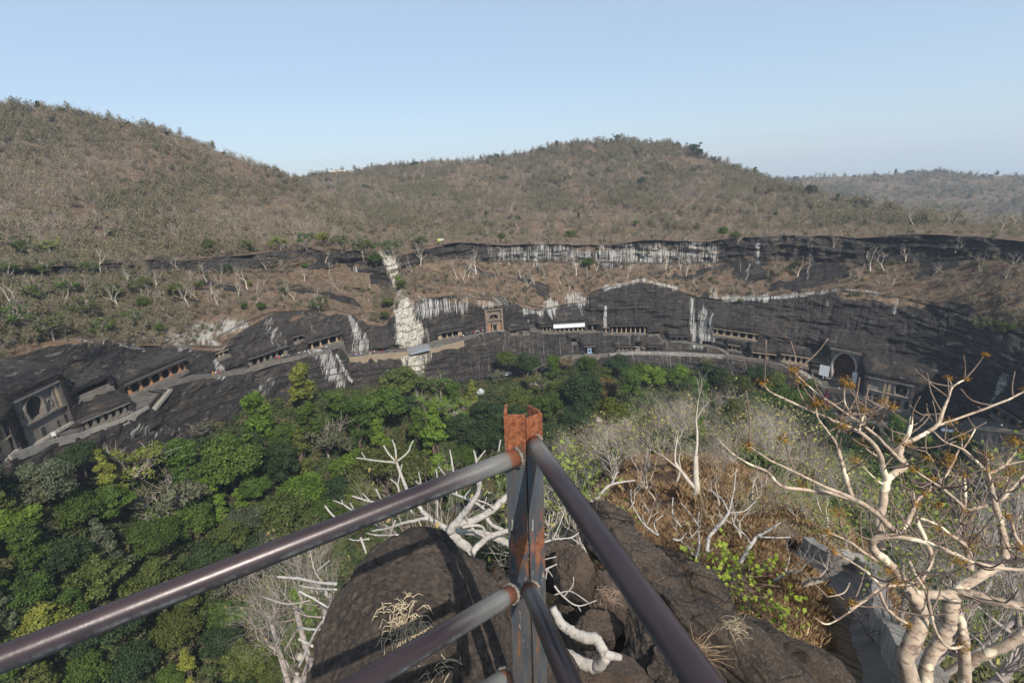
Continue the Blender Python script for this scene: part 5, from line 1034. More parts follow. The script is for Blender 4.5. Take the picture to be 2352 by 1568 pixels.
ROCK_B = basalt('brown_basalt', (.105, .078, .060), (.046, .037, .032), (.185, .142, .108)); ROCK_R = basalt('reddish_basalt', (.145, .10, .073), (.08, .06, .048), (.18, .135, .105)); ROCK_G = basalt('pale_river_stone', (.40, .36, .30), (.30, .27, .23), (.5, .46, .4), 2.)
def boulder(px, py, depth, rad, seed, label, rot=(0, 0, 0), mat=None, cuts=7, amp=.13, sub=6, name='boulder', pos=None, cat='boulder', sharp=.78):
    rn = random.Random(seed); bm = bmesh.new(); bmesh.ops.create_icosphere(bm, subdivisions=sub, radius=1)
    planes = [(Vector((rn.gauss(0, 1), rn.gauss(0, 1), rn.gauss(0, 1))).normalized(), rn.uniform(sharp - .14, sharp + .14)) for _ in range(cuts)]; off = Vector((seed * 7.3, seed * 3.1, seed * 1.7))
    for v in bm.verts:
        p = v.co.copy()
        for n, d in planes:
            k = p.dot(n) - d
            if k > 0: p -= n * k * .96
        p += p.normalized() * ((mnoise.fractal(p * 1.4 + off, 1, 2, 4) * amp) + (mnoise.fractal(p * 5 + off, .9, 2, 5)) * amp * .42 - max(0, .09 - abs(mnoise.noise(p * 1.9 - off))) * amp * 4.5)
        v.co = Vector((p.x * rad[0], p.y * rad[1], p.z * rad[2]))
    me = bpy.data.meshes.new(name); bm.to_mesh(me); bm.free(); me.polygons.foreach_set('use_smooth', np.ones(len(me.polygons), dtype=bool)); me.materials.append(mat or ROCK_B)
    o = bpy.data.objects.new(name, me); COL.objects.link(o); o.location = tuple(pos if pos is not None else P(px, py, depth)); o.rotation_euler = tuple(R(a) for a in rot); return tag(o, label, cat)
boulder(955, 1545, 2.0, (.385, .6, .46), 3, 'large rounded brown boulder directly below the left rails, with a straw tuft on it', (0, 8, 10), cuts=5, amp=.09, sub=7, sharp=.86)
boulder(1190, 1560, 2.25, (.24, .5, .42), 12, 'upright brown rock behind the foot of the angle iron post', (5, 0, 20), sub=6)
RK = [(1400, 1225, 5.8, (.30, .45, .36), 4, 'blunt rock knob highest in the pile right of the post', (0, -12, 30), 8, .74, ROCK_B),
 (1465, 1300, 5.3, (.33, .6, .36), 5, 'sloping basalt slab just below the highest knob of the right pile', (0, 24, 24), 9, .72, ROCK_B),
 (1322, 1330, 4.6, (.15, .3, .32), 6, 'cracked reddish rock between the right upper rail and the post', (0, 6, 40), 12, .68, ROCK_R),
 (1275, 1300, 5.2, (.17, .3, .30), 7, 'dark rounded rock hugging the post on its right side', (0, 0, 70), 6, .8, ROCK_B),
 (1400, 1370, 4.5, (.20, .35, .27), 8, 'broken reddish block just left of the right upper rail', (12, 10, 15), 12, .68, ROCK_R),
 (1385, 1462, 3.9, (.17, .3, .20), 18, 'small split block beside the white root', (8, -10, 65), 13, .66, ROCK_R),
 (1500, 1395, 4.6, (.24, .35, .22), 9, 'flat topped block with sharp edges right of the right upper rail', (0, 16, 50), 13, .64, ROCK_B),
 (1570, 1440, 4.3, (.22, .4, .26), 19, 'wedge shaped block behind the long dark slab', (10, 20, 10), 12, .66, ROCK_B),
 (1585, 1350, 5.4, (.24, .6, .30), 17, 'smooth brown rock shoulder at the upper right of the rock pile', (0, 25, 25), 8, .74, ROCK_B),
 (1680, 1500, 3.9, (.26, .8, .30), 10, 'long dark slab running to the bottom edge right of the rails', (0, 30, 28), 8, .72, ROCK_B),
 (1500, 1500, 3.5, (.22, .35, .22), 13, 'cracked block half hidden by the right upper rail near the bottom', (0, 10, 10), 13, .66, ROCK_B),
 (1600, 1590, 3.1, (.24, .4, .24), 22, 'angular block at the bottom edge under the russet grass', (14, 10, 35), 13, .66, ROCK_B),
 (1430, 1590, 2.9, (.22, .35, .22), 14, 'rough reddish rock at bottom between the two right rails', (0, 0, 60), 11, .7, ROCK_R),
 (1825, 1575, 4.5, (.38, .7, .46), 11, 'big dark boulder at the bottom edge beside the yellow green shrub', (0, 10, 20), 9, .74, ROCK_B),
 (1450, 1640, 4.6, (.8, .8, .62), 15, 'broad base rock filling the gap under the right rock pile', (0, 20, 20), 8, .74, ROCK_B),
 (1345, 1500, 4.8, (.36, .7, .55), 16, 'deep shadowed rock behind the white root', (0, 0, 0), 9, .74, ROCK_B)]
for a in RK: boulder(a[0], a[1], a[2], a[3], a[4], a[5], a[6], cuts=a[7], sharp=a[8], mat=a[9], amp=.10)
# the ledge the photographer stands on
boulder(0, 0, 1, (1.6, 1.25, .5), 21, 'flat rock ledge at the viewpoint under the railing', (0, 0, 0), pos=(0, .35, -2.15), cuts=4, sub=5, amp=.05)
rnr = random.Random(77)
for i in range(34):
    if i < 20: px_, py_, sz = rnr.uniform(1085, 1160), rnr.uniform(1115, 1160), rnr.uniform(.7, 1.6)
    elif i < 27: px_, py_, sz = rnr.uniform(590, 690), rnr.uniform(1500, 1568), rnr.uniform(.6, 1.3)
    else: px_, py_, sz = rnr.uniform(1310, 1440), rnr.uniform(955, 975), rnr.uniform(.8, 1.8)
    v = ray(px_, py_); q = v * ((WATER_Z + .1) / v[2])
    w_ = 0 if i < 20 else 1 if i < 27 else 2
    boulder(0, 0, 1, (sz, sz * .8, sz * .45), 100 + i, ('pale stone in the river bed seen between post and left rail', 'pale stone on the river bank below the left rail at bottom', 'pale stone on the distant river bank right of the post')[w_], (0, 0, i * 40), pos=q, mat=ROCK_G, cuts=8, sub=3, name='river_stone', cat='stone')['group'] = 'pale river stones'
def ground_at(p):                                 # nearest spot of ground under or behind a point
    G_ = V3[:NEAR[1]].reshape(-1, 3); p = np.array(p, float); d_ = G_ - p; s_ = np.linalg.norm(d_, axis=1) + 3 * np.maximum(d_[:, 2] + .15, 0); return Vector(G_[int(np.argmin(s_))])
def root_stem(o, p, r, mat=None, name='stem', par=None):
    p = Vector(p); g = ground_at(p); mb = MB(); m_ = p.lerp(g, .5) + Vector((0, 0, -.12 * (p - g).length)); pts, rr = smooth_path([p + Vector((0, 0, .06)), m_, g - Vector((0, 0, .3))], [r, r * 1.15, r * 1.5], 5); mb.tube(pts, rr, 8)
    q = mb.build(name, mat or BARK_GREY, None, True); q.parent = o; bpy.context.view_layer.update(); q.matrix_parent_inverse = o.matrix_world.inverted(); return q
# ------------------------------------------------------------------ traced branches
def trace(name, label, cat, limbs, tr, mat, rscale=1., sides=8, jitter=0., parts=False, seed=1, tips_to=None, wob=.012):
    rn = random.Random(seed); mb = MB()
    for L in limbs:
        pts = []; rad = []
        for (cx, cyy, r, dep) in L:
            X_, Y_ = tr(cx, cyy); pts.append(P(X_, Y_, dep)); rad.append(max(.003, r * tr.k * dep / F * rscale))
        pts, rad = smooth_path(pts, rad, 5)
        for i in range(1, len(pts) - 1): pts[i] = pts[i] + Vector((rn.gauss(0, 1), rn.gauss(0, 1), rn.gauss(0, 1))) * min(wob, rad[i] * .10)
        mb.tube(pts, rad, sides, 0, .035, rn)
        if tips_to is not None: tips_to.append((pts[-1], (pts[-1] - pts[-3]).normalized()))
    return mb.build(name, mat, None, True) if not label else tag(mb.build(name, mat, None, True), label, cat)
class TR:
    def __init__(s, ox, oy, sc): s.ox, s.oy, s.k = ox, oy, .98 / sc; s.sc = sc
    def __call__(s, x, y): return (s.ox + x / s.sc) * .98, (s.oy + y / s.sc) * .98
def lim(txt, d0=4.2, d1=None):                    # "x y r; x y r; ..."
    a = [list(map(float, q.split())) for q in txt.split(';')]; n = len(a); d1 = d0 if d1 is None else d1
    return [(x, y, r, d0 + (d1 - d0) * i / max(1, n - 1)) for i, (x, y, r) in enumerate(a)]
def ghost_mat():
    m = Mat('peeling_ghost_tree_bark', .7, .3); v = m.coord(); f = m.noise(v, 9, 5, .6); g = m.noise(m.coord(scale=(9, 9, 26)), 1, 5, .65); h = m.noise(v, 3.2, 3, .5)
    c = m.mix(m.ramp(f, .36, .62), (.47, .365, .265), (.31, .235, .175)); c = m.mix(m.math('MULTIPLY', m.ramp(g, .54, .62), .75), c, (.13, .075, .055))
    c = m.mix(m.ramp(h, .60, .615), c, (.66, .56, .40)); c = m.mix(m.math('MULTIPLY', m.ramp(m.noise(v, 5, 3), .36, .30), .8), c, (.13, .11, .10)); m.color(c); m.bump(m.math('ADD', g, f), .5, .006); return m.m
GH = ghost_mat(); TWDK = bark('dark_twig_bark', (.14, .10, .08), (.22, .16, .12), (.05, .04, .03), 12)
t7 = TR(1600, 860, 2.119)
ghost_limbs = [lim(*a) for a in (
 ('1165 1700 50;1140 1600 48;1108 1450 44;1145 1350 46;1178 1250 40;1172 1180 37;1125 1115 30;1060 1015 26;965 925 23;938 895 21', 4.1, 4.2),
 ('1190 1700 38;1205 1560 35;1225 1450 34;1290 1350 38;1318 1260 40;1330 1170 38;1352 1120 34', 4.5, 4.4),
 ('1400 1700 34;1402 1560 31;1400 1440 30;1385 1310 27;1360 1200 22', 4.8, 4.6), ('1405 1490 28;1470 1440 26;1560 1400 27;1710 1325 25', 4.75, 4.5),
 ('1352 1130 30;1430 1125 27;1500 1150 25;1600 1172 23;1720 1200 22', 4.4, 4.1), ('1130 1115 26;1210 1130 24;1300 1130 26;1352 1130 28', 4.25, 4.4),
 ('940 895 20;945 862 20;1000 842 16;1080 842 14;1200 868 13;1320 915 12;1450 970 11;1600 1000 10;1720 1005 9', 4.2, 3.8),
 ('990 905 22;985 840 23;972 760 22;992 700 22;1002 620 21;1014 560 22', 4.3, 4.35), ('1014 565 16;995 500 15;968 410 13;880 325 10;740 262 8;630 215 7;520 165 6;430 120 5;405 85 4', 4.35, 3.9),
 ('1014 560 20;1055 525 19;1105 490 18;1078 435 15;1090 385 15', 4.35, 4.5), ('1090 385 13;1118 340 11;1132 290 10;1137 245 8', 4.5, 4.6), ('1090 385 13;1180 342 11;1262 290 10;1290 230 8;1320 150 6;1342 98 5;1400 62 4', 4.5, 4.9),
 ('1265 290 7;1400 243 6;1540 192 6;1640 150 5;1700 118 4', 4.7, 5.0), ('1342 98 4;1322 62 3', 4.9, 4.9), ('1100 480 10;1040 420 9;960 340 8;900 290 8;832 225 6;802 165 5;806 85 4', 4.4, 4.0),
 ('900 290 6;820 235 6;700 152 5;620 90 4;555 25 3', 4.2, 3.8), ('1075 835 17;1010 775 16;955 720 14;850 655 12;700 590 8;560 522 7;430 460 5;330 392 4', 4.2, 3.6),
 ('955 722 11;860 668 11;760 632 11;640 612 10;490 590 9;420 520 8;330 480 6;235 420 5;170 350 3', 4.2, 3.5), ('840 645 13;805 530 12;772 410 9;758 372 8;722 320 6;668 245 5;666 185 4', 4.1, 4.0),
 ('758 372 5;768 330 4;790 300 3', 4.05, 4.0), ('1352 1120 28;1440 1055 27;1540 1000 25;1592 955 22;1600 890 20;1580 780 17;1552 680 15;1530 590 13;1512 520 10', 4.4, 4.7),
 ('1512 520 9;1450 460 7;1392 408 6;1300 370 5;1245 318 4', 4.7, 4.8), ('1392 408 5;1430 350 4;1455 305 3', 4.75, 4.8), ('1388 400 4;1385 350 3', 4.75, 4.8), ('1518 520 7;1516 450 5', 4.7, 4.7), ('1520 530 8;1600 485 7;1640 440 5;1660 415 4', 4.7, 4.8), ('1600 487 5;1710 462 4', 4.75, 4.8),
 ('1560 685 9;1620 620 8;1665 570 6;1710 520 5', 4.7, 4.9), ('1605 635 6;1612 540 4', 4.75, 4.8), ('1555 672 10;1480 695 9;1400 712 9', 4.7, 4.6), ('1430 1010 20;1412 900 18;1372 855 17;1378 790 15;1400 712 14', 4.4, 4.6),
 ('1400 712 12;1380 680 9;1290 602 7;1240 570 6;1150 512 4', 4.6, 4.4), ('1400 712 8;1404 620 7;1400 548 5', 4.6, 4.7), ('1150 1100 14;1235 960 13;1212 870 12;1170 780 12;1150 680 11;1228 605 8;1312 530 6;1372 410 5', 4.3, 4.6),
 ('1150 680 7;1146 620 5', 4.4, 4.4), ('1230 600 5;1236 560 4', 4.5, 4.5), ('1080 840 14;1110 790 12;1150 690 10', 4.25, 4.4), ('980 1085 10;1060 1080 9;1170 1070 10', 4.0, 4.2), ('975 1110 10;1010 1190 9;1060 1240 9;1112 1270 10', 4.0, 4.1),
 ('980 1085 8;930 1030 7;860 980 5;760 920 4', 4.0, 3.7), ('970 1105 8;900 1160 7;835 1198 5;835 1175 4', 4.0, 3.8), ('960 960 9;900 920 8;830 868 7;725 820 5', 4.1, 3.8), ('1210 1110 9;1232 1220 9;1262 1320 8;1320 1390 8;1390 1385 8', 4.0, 4.1),
 ('1125 960 9;1150 1020 9;1200 1100 9', 4.1, 4.0), ('830 1070 3;800 1120 4;720 1140 3', 3.9, 3.9), ('660 1245 3;720 1275 4;820 1220 5;960 1110 6', 3.8, 4.0), ('1180 750 7;1260 780 7;1330 830 8;1410 890 10', 4.4, 4.4), ('1290 600 4;1250 480 4;1210 420 3', 4.5, 4.4),
 ('990 580 6;940 540 5;880 480 4;862 470 3', 4.3, 4.2), ('1000 460 6;930 420 5;895 385 3', 4.4, 4.3), ('900 290 5;910 220 4;915 200 3', 4.2, 4.2), ('876 318 6;888 270 5;905 225 4', 4.1, 4.1), ('1590 960 12;1650 965 12;1720 955 12', 4.5, 4.3), ('1640 760 7;1645 820 8;1680 880 9;1720 910 8', 4.3, 4.2))]
TIPS = []
gt = empty('ghost_tree', tuple(P(*t7(1180, 1700), 4.3)), 'big pale peeling barked bare tree with rusty flower tufts at the right edge', 'tree')
mo = trace('trunk', None, None, ghost_limbs, t7, GH, tips_to=TIPS, seed=4, sides=10, rscale=.88); mo.parent = gt; mo.matrix_parent_inverse = Matrix.Translation(-gt.location)
rn = random.Random(11); mb = MB(); tip2 = []
inner = [pt for L in ghost_limbs for pt in L[1:] if pt[1] < 1250 and pt[2] < 24]
inner += [q for q in inner if q[0] > 1150 and q[1] > 550]
for i in range(230):                              # finer twigs
    cx, cyy, r, dep = rn.choice(inner); p0 = Vector(P(*t7(cx, cyy), dep)); d = Vector((rn.gauss(0, .8), rn.gauss(0, .5), abs(rn.gauss(.5, .5)))).normalized(); L_ = rn.uniform(.12, .42)
    p1 = p0 + d * L_ * .5 + Vector((rn.gauss(0, .03), 0, rn.gauss(0, .03))); p2 = p1 + (d + Vector((0, 0, .5))).normalized() * L_ * .5; q, rr = smooth_path([p0, p1, p2], [.008, .006, .0045], 3); mb.tube(q, rr, 5); 
    if rn.random() < .22: tip2.append((p2, d))
o = mb.build('twigs', TWDK, gt, True); o['kind'] = 'stuff'; o.matrix_parent_inverse = Matrix.Translation(-gt.location)
C, Nn, S, Tt = [], [], [], []
for p_, d_ in [t for t in TIPS[8:] if rn.random() < .75] + tip2[::2]:
    rad_ = rn.uniform(.025, .06); n = int(30 + rad_ * 1400)
    for k in range(n):
        v = Vector((rn.gauss(0, 1), rn.gauss(0, 1), rn.gauss(.15, .6))); C.append(tuple(p_ + d_ * .02 + v * rad_ * .75)); Nn.append(tuple(v + Vector((0, 0, .4)))); S.append(rn.uniform(.006, .013)); Tt.append(rn.random())
fl = quads('flower_tufts', np.array(C), np.array(Nn), np.array(S), np.array(Tt), LEAF, col=(.36, .19, .035)); fl.parent = gt; fl.matrix_parent_inverse = Matrix.Translation(-gt.location)
# white dead tree behind the left boulder
t5 = TR(600, 820, 2.94); WB = bark('weathered_white_wood', (.42, .385, .345), (.30, .275, .25), (.10, .09, .08), 16, .7)
dead = [lim(*a) for a in (
 ('1480 1480 32;1470 1375 32;1360 1285 32;1345 1235 30;1385 1190 28;1430 1130 22;1480 1060 20;1532 980 16;1545 900 12', 5.2, 5.0), ('1385 1190 26;1480 1182 26;1600 1120 24;1700 1035 22;1790 960 16', 5.1, 5.4), ('1490 1400 22;1530 1350 22;1600 1292 20;1700 1252 18;1800 1240 14', 5.1, 5.3),
 ('1760 1340 24;1700 1315 24;1560 1262 22;1400 1250 20;1300 1220 18;1195 1155 16;1130 1090 14;1040 960 12;970 775 9', 5.4, 5.8), ('970 775 8;850 765 6;690 742 4', 5.8, 5.6), ('755 750 4;728 705 3', 5.7, 5.7), ('970 775 7;915 715 6;878 655 4', 5.8, 5.9), ('968 770 7;960 680 6;938 618 5', 5.8, 6.0), ('975 765 7;1045 705 6;1065 660 5;1085 622 4', 5.8, 5.9),
 ('1330 1235 12;1200 1270 10;1050 1272 8;850 1275 6;760 1260 4', 5.2, 5.6), ('1190 1158 14;1020 1190 10;900 1230 8;800 1245 6', 5.4, 5.7), ('1700 1240 14;1610 1190 13;1560 1085 11;1440 1020 9;1350 985 6', 5.3, 5.6), ('1440 1140 9;1500 1240 9;1590 1290 10', 5.1, 5.2), ('1420 1220 10;1550 1210 9;1590 1290 10', 5.1, 5.2),
 ('1385 1000 6;1360 830 7;1336 688 5', 5.6, 5.8), ('1530 950 7;1518 765 7;1500 690 5', 5.2, 5.4), ('1520 765 6;1580 692 5', 5.4, 5.4), ('1670 700 6;1686 618 5', 5.4, 5.4), ('1310 870 5;1255 800 4', 5.5, 5.6), ('1252 890 5;1240 820 4', 5.5, 5.6), ('1140 940 5;1120 840 4', 5.6, 5.6), ('1130 925 4;1100 900 3', 5.6, 5.6), ('870 1050 5;825 955 4', 5.6, 5.6), ('900 1060 7;780 1040 6;660 1004 5', 5.6, 5.6), ('790 1045 4;733 985 3', 5.6, 5.6),
 ('700 1130 6;600 1062 5;533 1035 4', 5.6, 5.7), ('600 1062 4;588 1030 3', 5.7, 5.7), ('680 1110 5;648 1050 4', 5.6, 5.7), ('580 1180 8;520 1130 7;474 1070 6', 5.6, 5.7), ('1000 1040 8;985 970 7;970 925 5;925 888 4', 5.7, 5.7), ('975 935 5;1005 785 4', 5.7, 5.8), ('1080 1120 5;1050 1080 4', 5.5, 5.5), ('1250 1160 7;1250 1040 5', 5.4, 5.4), ('960 1170 6;930 1250 5;910 1330 4', 5.5, 5.5), ('1120 1170 4;1150 1240 4', 5.4, 5.4), ('720 1290 8;740 1340 8;760 1400 7', 5.3, 5.3), ('780 1300 7;690 1310 5;640 1300 4', 5.3, 5.4), ('1480 1020 5;1600 1060 5;1640 1100 5', 5.2, 5.2), ('1560 1100 4;1590 1010 3', 5.2, 5.3), ('1430 1020 5;1460 980 4;1480 960 3', 5.4, 5.4))]
trace('dead_tree', 'bleached white dead tree spreading behind the boulder left of the post', 'tree', dead, t5, WB, seed=6)
for i, (px, py, dep, sc, k) in enumerate(((680, 1400, 7., .36, 2), (640, 1490, 7.5, .40, 2), (700, 1560, 6.5, .36, 2), (745, 1400, 6.5, .30, 2), (620, 1420, 8.5, .36, 2), (720, 1340, 8, .34, 2), (1290, 1330, 6.5, .45, 1), (1270, 1260, 7.5, .5, 3), (1330, 1240, 8, .45, 2), (1000, 1330, 6.2, .5, 2))):
    p_ = P(px, py, dep); o = put_src(TH[k], p_, sc, rnd.uniform(0, 6.28)); tag(o, ('tangled pale dry shrub left of the big boulder, uppermost', 'tangled dry shrub left of the big boulder in the middle', 'tangled pale dry shrub at the bottom left of the boulder', 'dry shrub touching the upper left side of the boulder', 'leafless dry shrub farthest left of the boulder', 'sparse shrub behind the left top of the boulder', 'pale dry shrub between the post and the right rocks', 'leafy shrub behind the dark rock hugging the post', 'leafless shrub behind the rocks right of the post', 'grey dry shrub showing over the top of the left boulder')[i], 'shrub'); root_stem(o, p_, .035)
TGL = ['upper right corner of the ghost tree tangle', 'centre of the ghost tree tangle', 'left side of the ghost tree tangle', 'right edge below the platform wall', 'bottom right corner', 'low between the two ghost tree trunks', 'right edge beside the plank bridge', 'left foot of the ghost tree']
for i, (px, py, dep, sc) in enumerate(((2300, 1300, 9., .8), (2200, 1340, 10., .8), (2090, 1330, 10., .7), (2340, 1420, 8., .8), (2320, 1560, 7., .7), (2190, 1480, 9., .7), (2330, 1240, 12., .8), (2060, 1480, 10., .6))):
    o = put_src(TH[(2, 0, 3, 2)[i % 4]], P(px, py, dep), sc, rnd.uniform(0, 6.28)); tag(o, 'tangled dry shrub seen at the ' + TGL[i], 'shrub'); root_stem(o, P(px, py, dep), .04)
# white root and small dead twigs among the rocks
t8 = TR(700, 1100, 2.352)
trace('dead_branch', 'thick bent white root lying in the rock gap right of the post', 'branch', [lim(*a) for a in (('1400 760 20;1440 835 26;1500 890 28;1570 920 30;1640 935 30;1668 975 28;1690 1015 28;1780 1038 16', 2.7, 2.6), ('1440 1000 24;1500 1030 30;1580 1075 33;1650 1085 30;1695 1035 26', 2.75, 2.6))], t8, WB, seed=7, sides=12)
trace('dead_twig', 'small forked dry twigs on the rocks beside the post', 'twig', [lim(*a) for a in (('1330 410 6;1400 385 5;1500 375 4;1545 345 3', 3.6, 3.7), ('1400 385 4;1440 300 3;1470 210 3', 3.6, 3.8), ('1500 375 3;1560 415 2', 3.7, 3.7), ('1330 570 5;1370 545 5;1425 520 3', 3.3, 3.3), ('1370 545 4;1362 605 3', 3.3, 3.3), ('1370 545 3;1400 590 2', 3.3, 3.3), ('1410 640 6;1460 700 5;1540 750 4;1640 720 3', 3.0, 3.0), ('1540 750 3;1555 780 3', 3., 3.), ('1460 700 4;1510 640 3;1515 590 2', 3., 3.), ('1410 690 4;1500 670 3;1600 735 2', 3., 3.), ('2060 870 5;2140 950 5', 2.6, 2.6), ('1330 500 3;1420 480 3', 3.4, 3.4))], t8, WB, seed=8, sides=6)
trace('dead_branch', 'slim grey dead branch leaning past the left edge of the boulder', 'branch', [lim(*a) for a in (('0 1090 7;60 960 7;120 850 6;210 760 5', 4., 3.8), ('210 630 9;100 620 8;0 600 8;-120 590 6', 4., 4.2), ('210 660 6;110 655 6;0 640 5', 4., 4.2), ('0 670 7;80 710 6;185 775 5', 4., 4.), ('0 870 7;70 880 7;120 880 6', 4.1, 4.), ('0 930 9;60 965 8;130 985 7', 4., 4.), ('140 800 8;145 950 8', 3.9, 3.9), ('60 440 3;90 560 3;130 620 3', 4.2, 4.2), ('100 560 3;170 500 3', 4.2, 4.2), ('-200 700 3;-60 740 3;60 720 3', 4.3, 4.2))], t8, WB, seed=9, sides=6)
# leafy shrub and pale branches right of the rock pile
t6 = TR(1200, 840, 2.94)
sb = empty('yellow_green_shrub', tuple(P(*t6(1400, 1560), 7)), 'shrub with bright yellow green round leaves on white stems beside the right rocks', 'shrub')
for a in (('1380 1640 13;1340 1540 12;1300 1440 11;1270 1380 9;1290 1280 8;1282 1160 6;1290 1050 4', 7, 7.3), ('1440 1640 15;1480 1500 14;1560 1420 13;1650 1280 12;1690 1225 10;1760 1190 7;1850 1128 5', 7, 7.5), ('1690 1225 6;1800 1232 5;1920 1230 4', 7.3, 7.6), ('1650 1280 6;1600 1210 5;1530 1140 4;1545 1080 3', 7.2, 7.4), ('1345 1330 13;1352 1260 13;1370 1210 12;1430 1150 12;1495 1060 9', 7.8, 8.2), ('1495 1060 6;1440 960 4;1360 895 3', 8.2, 8.4), ('1495 1060 6;1530 900 4;1545 750 3', 8.2, 8.4), ('1495 1060 4;1600 1050 4;1680 980 3', 8.2, 8.3), ('1010 1215 9;940 1170 8;880 1100 6;825 990 4;820 900 3', 6.5, 6.8), ('1000 1200 5;980 1130 4;1040 1080 3', 6.5, 6.6), ('930 1165 4;900 1080 3;960 1040 2', 6.6, 6.6), ('1110 1240 7;1160 1250 6;1200 1200 4', 6.8, 6.8), ('1170 1160 5;1110 1080 5;1108 955 4', 6.8, 7), ('1290 1160 5;1230 1070 4;1160 990 3', 7.2, 7.2), ('530 1025 12;590 960 11;660 880 10;750 850 8;850 840 5', 8.5, 9), ('690 860 6;720 790 5;735 780 4', 8.8, 9), ('550 990 8;530 935 6', 8.5, 8.5)):
    o = trace('stem', None, None, [lim(*a)], t6, WB, seed=10, sides=7); o.parent = sb; o.matrix_parent_inverse = Matrix.Translation(-sb.location)
C, Nn, S, Tt = [], [], [], []; rn = random.Random(21)
for cx, cyy, n, sx, sy in ((1240, 1300, 22, 30, 50), (1460, 1290, 26, 20, 50), (1300, 1480, 70, 70, 60), (1500, 1450, 80, 80, 60), (1640, 1500, 70, 80, 70), (1700, 1420, 30, 60, 30), (1620, 1620, 50, 80, 60), (1850, 1700, 50, 80, 60), (1900, 1800, 50, 60, 80), (1700, 1780, 40, 100, 60), (1450, 1560, 60, 100, 40)):
    for i in range(int(n * .62)):
        X_, Y_ = t6(rn.gauss(cx, sx * 1.35), rn.gauss(cyy, sy * 1.35)); C.append(tuple(P(X_, Y_, rn.uniform(6.2, 7.2)))); Nn.append((rn.gauss(0, .5), rn.gauss(-.5, .5), rn.gauss(.8, .4))); S.append(rn.uniform(.024, .044)); Tt.append(rn.random())
lv = quads('leaves', np.array(C), np.array(Nn), np.array(S), np.array(Tt), LEAF, col=(.30, .37, .045), asp=.85); lv.parent = sb; lv.matrix_parent_inverse = Matrix.Translation(-sb.location)
tw = MB()
for i in range(0, len(C), 3):
    a = Vector(C[i]); b_ = Vector(P(*t6(rn.choice([1300, 1480, 1600]), rn.uniform(1450, 1640)), 6.9)); m_ = a.lerp(b_, .4); m_.z -= .03
    if (a - b_).length < 1.2: tw.tube([a, m_, a.lerp(b_, .8)], [.003, .004, .006], 4)
o = tw.build('twigs', TWDK, sb, True); o['kind'] = 'stuff'; o.matrix_parent_inverse = Matrix.Translation(-sb.location)
# straw tufts growing on the boulders
def straw(px, py, dep, n, L_, label, seed, droop=1., col=(.55, .45, .30)):
    rn = random.Random(seed); mb = MB(); base = Vector(P(px, py, dep))
    for i in range(n):
        b0 = base + Vector((rn.gauss(0, .03), rn.gauss(0, .03), 0)); d = Vector((rn.gauss(0, .8), rn.gauss(-.3, .6), rn.uniform(.1, 1))).normalized(); l = L_ * rn.uniform(.5, 1.1)
        mb.tube([b0, b0 + d * l * .5, b0 + d * l * .85 - Vector((0, 0, l * .3 * droop))], [.0016, .0013, .0006], 3, cap=False)
    return tag(mb.build('grass_tuft', simple('straw', col, (.38, .29, .19), 20), None, True), label, 'grass tuft')
straw(920, 1400, 1.62, 40, .06, 'dry straw tuft rooted in the crack of the left boulder', 31, 1.3); straw(935, 1440, 1.60, 110, .065, 'matted straw clump hanging lower on the left boulder', 32, 2.2); straw(1010, 1530, 1.6, 26, .08, 'thin straw wisps beside the lowest left rail', 33, .8)
straw(1600, 1500, 2.75, 90, .22, 'tall russet grass tuft in the rocks right of the right upper rail', 34, .2, (.40, .24, .13)); straw(1690, 1440, 3.2, 60, .13, 'pale grass tuft on the edge of the long dark slab', 35, .8); straw(1400, 1370, 3.8, 50, .14, 'pinkish dry weed clump under the right upper rail', 36, .8, (.35, .22, .17))
for (cx_, cy_, r_, dep_) in ((1165, 1700, .072, 4.1), (1190, 1700, .055, 4.5), (1400, 1700, .052, 4.8)): root_stem(gt, P(*t7(cx_, cy_), dep_), r_, GH, 'root_trunk')
dt_ = bpy.data.objects['dead_tree']; root_stem(dt_, P(*t5(1480, 1480), 5.2), .055, WB, 'root_trunk'); root_stem(sb, P(*t6(1380, 1640), 7), .035, WB, 'root_trunk')
root_stem(sb, P(*t6(1440, 1640), 7), .035, WB, 'root_trunk')
# ------------------------------------------------------------------ walled path at right
S_PATHD = stone_mat('worn_path_slab', (.165, .135, .115), (.115, .10, .088), (.07, .06, .05), .5, 1.2)
WPX = [(1850, 1270), (1890, 1302), (1918, 1323), (1956, 1348), (1983, 1379), (2003, 1404), (2006, 1434), (2012, 1480), (2031, 1514), (2049, 1551), (2075, 1600), (2100, 1680)]
LPX = [(1808, 1268), (1825, 1298), (1845, 1325), (1862, 1348), (1881, 1387), (1900, 1415), (1912, 1440), (1928, 1466), (1937, 1499), (1942, 1535), (1946, 1575), (1960, 1660)]
wl_, _ = smooth_path([hit(*p, NEAR) for p in WPX], [1] * 12, 4); ll_, _ = smooth_path([hit(*p, NEAR) for p in LPX], [1] * 12, 4)
rows_ = [[tuple(b_.lerp(a, t) + Vector((0, 0, .12 + (a.z - b_.z) * 0))) for a, b_ in zip(wl_, ll_)] for t in (0, .33, .66, 1)]
for k, q in enumerate(wl_):                       # level across the path
    zc = (wl_[k].z + ll_[k].z) / 2 + .12
    for r_ in rows_: x, y, z = r_[k]; r_[k] = (x, y, zc + (z - zc) * .3)
grid_obj('path', np.array(rows_), S_PATHD); rw = random.Random(3)
bR = [(q.x + rw.gauss(0, .02), q.y, rows_[3][k][2] + rw.gauss(0, .025)) for k, q in enumerate(wl_)]
WALLW = stone_mat('whitewashed_rough_stone', (.33, .30, .265), (.21, .19, .165), (.12, .115, .11), .5, 3)
strip_wall('low_wall', 'low whitish stone wall curving along the right side of the near path', bR, .8, .42, .34, WALLW)
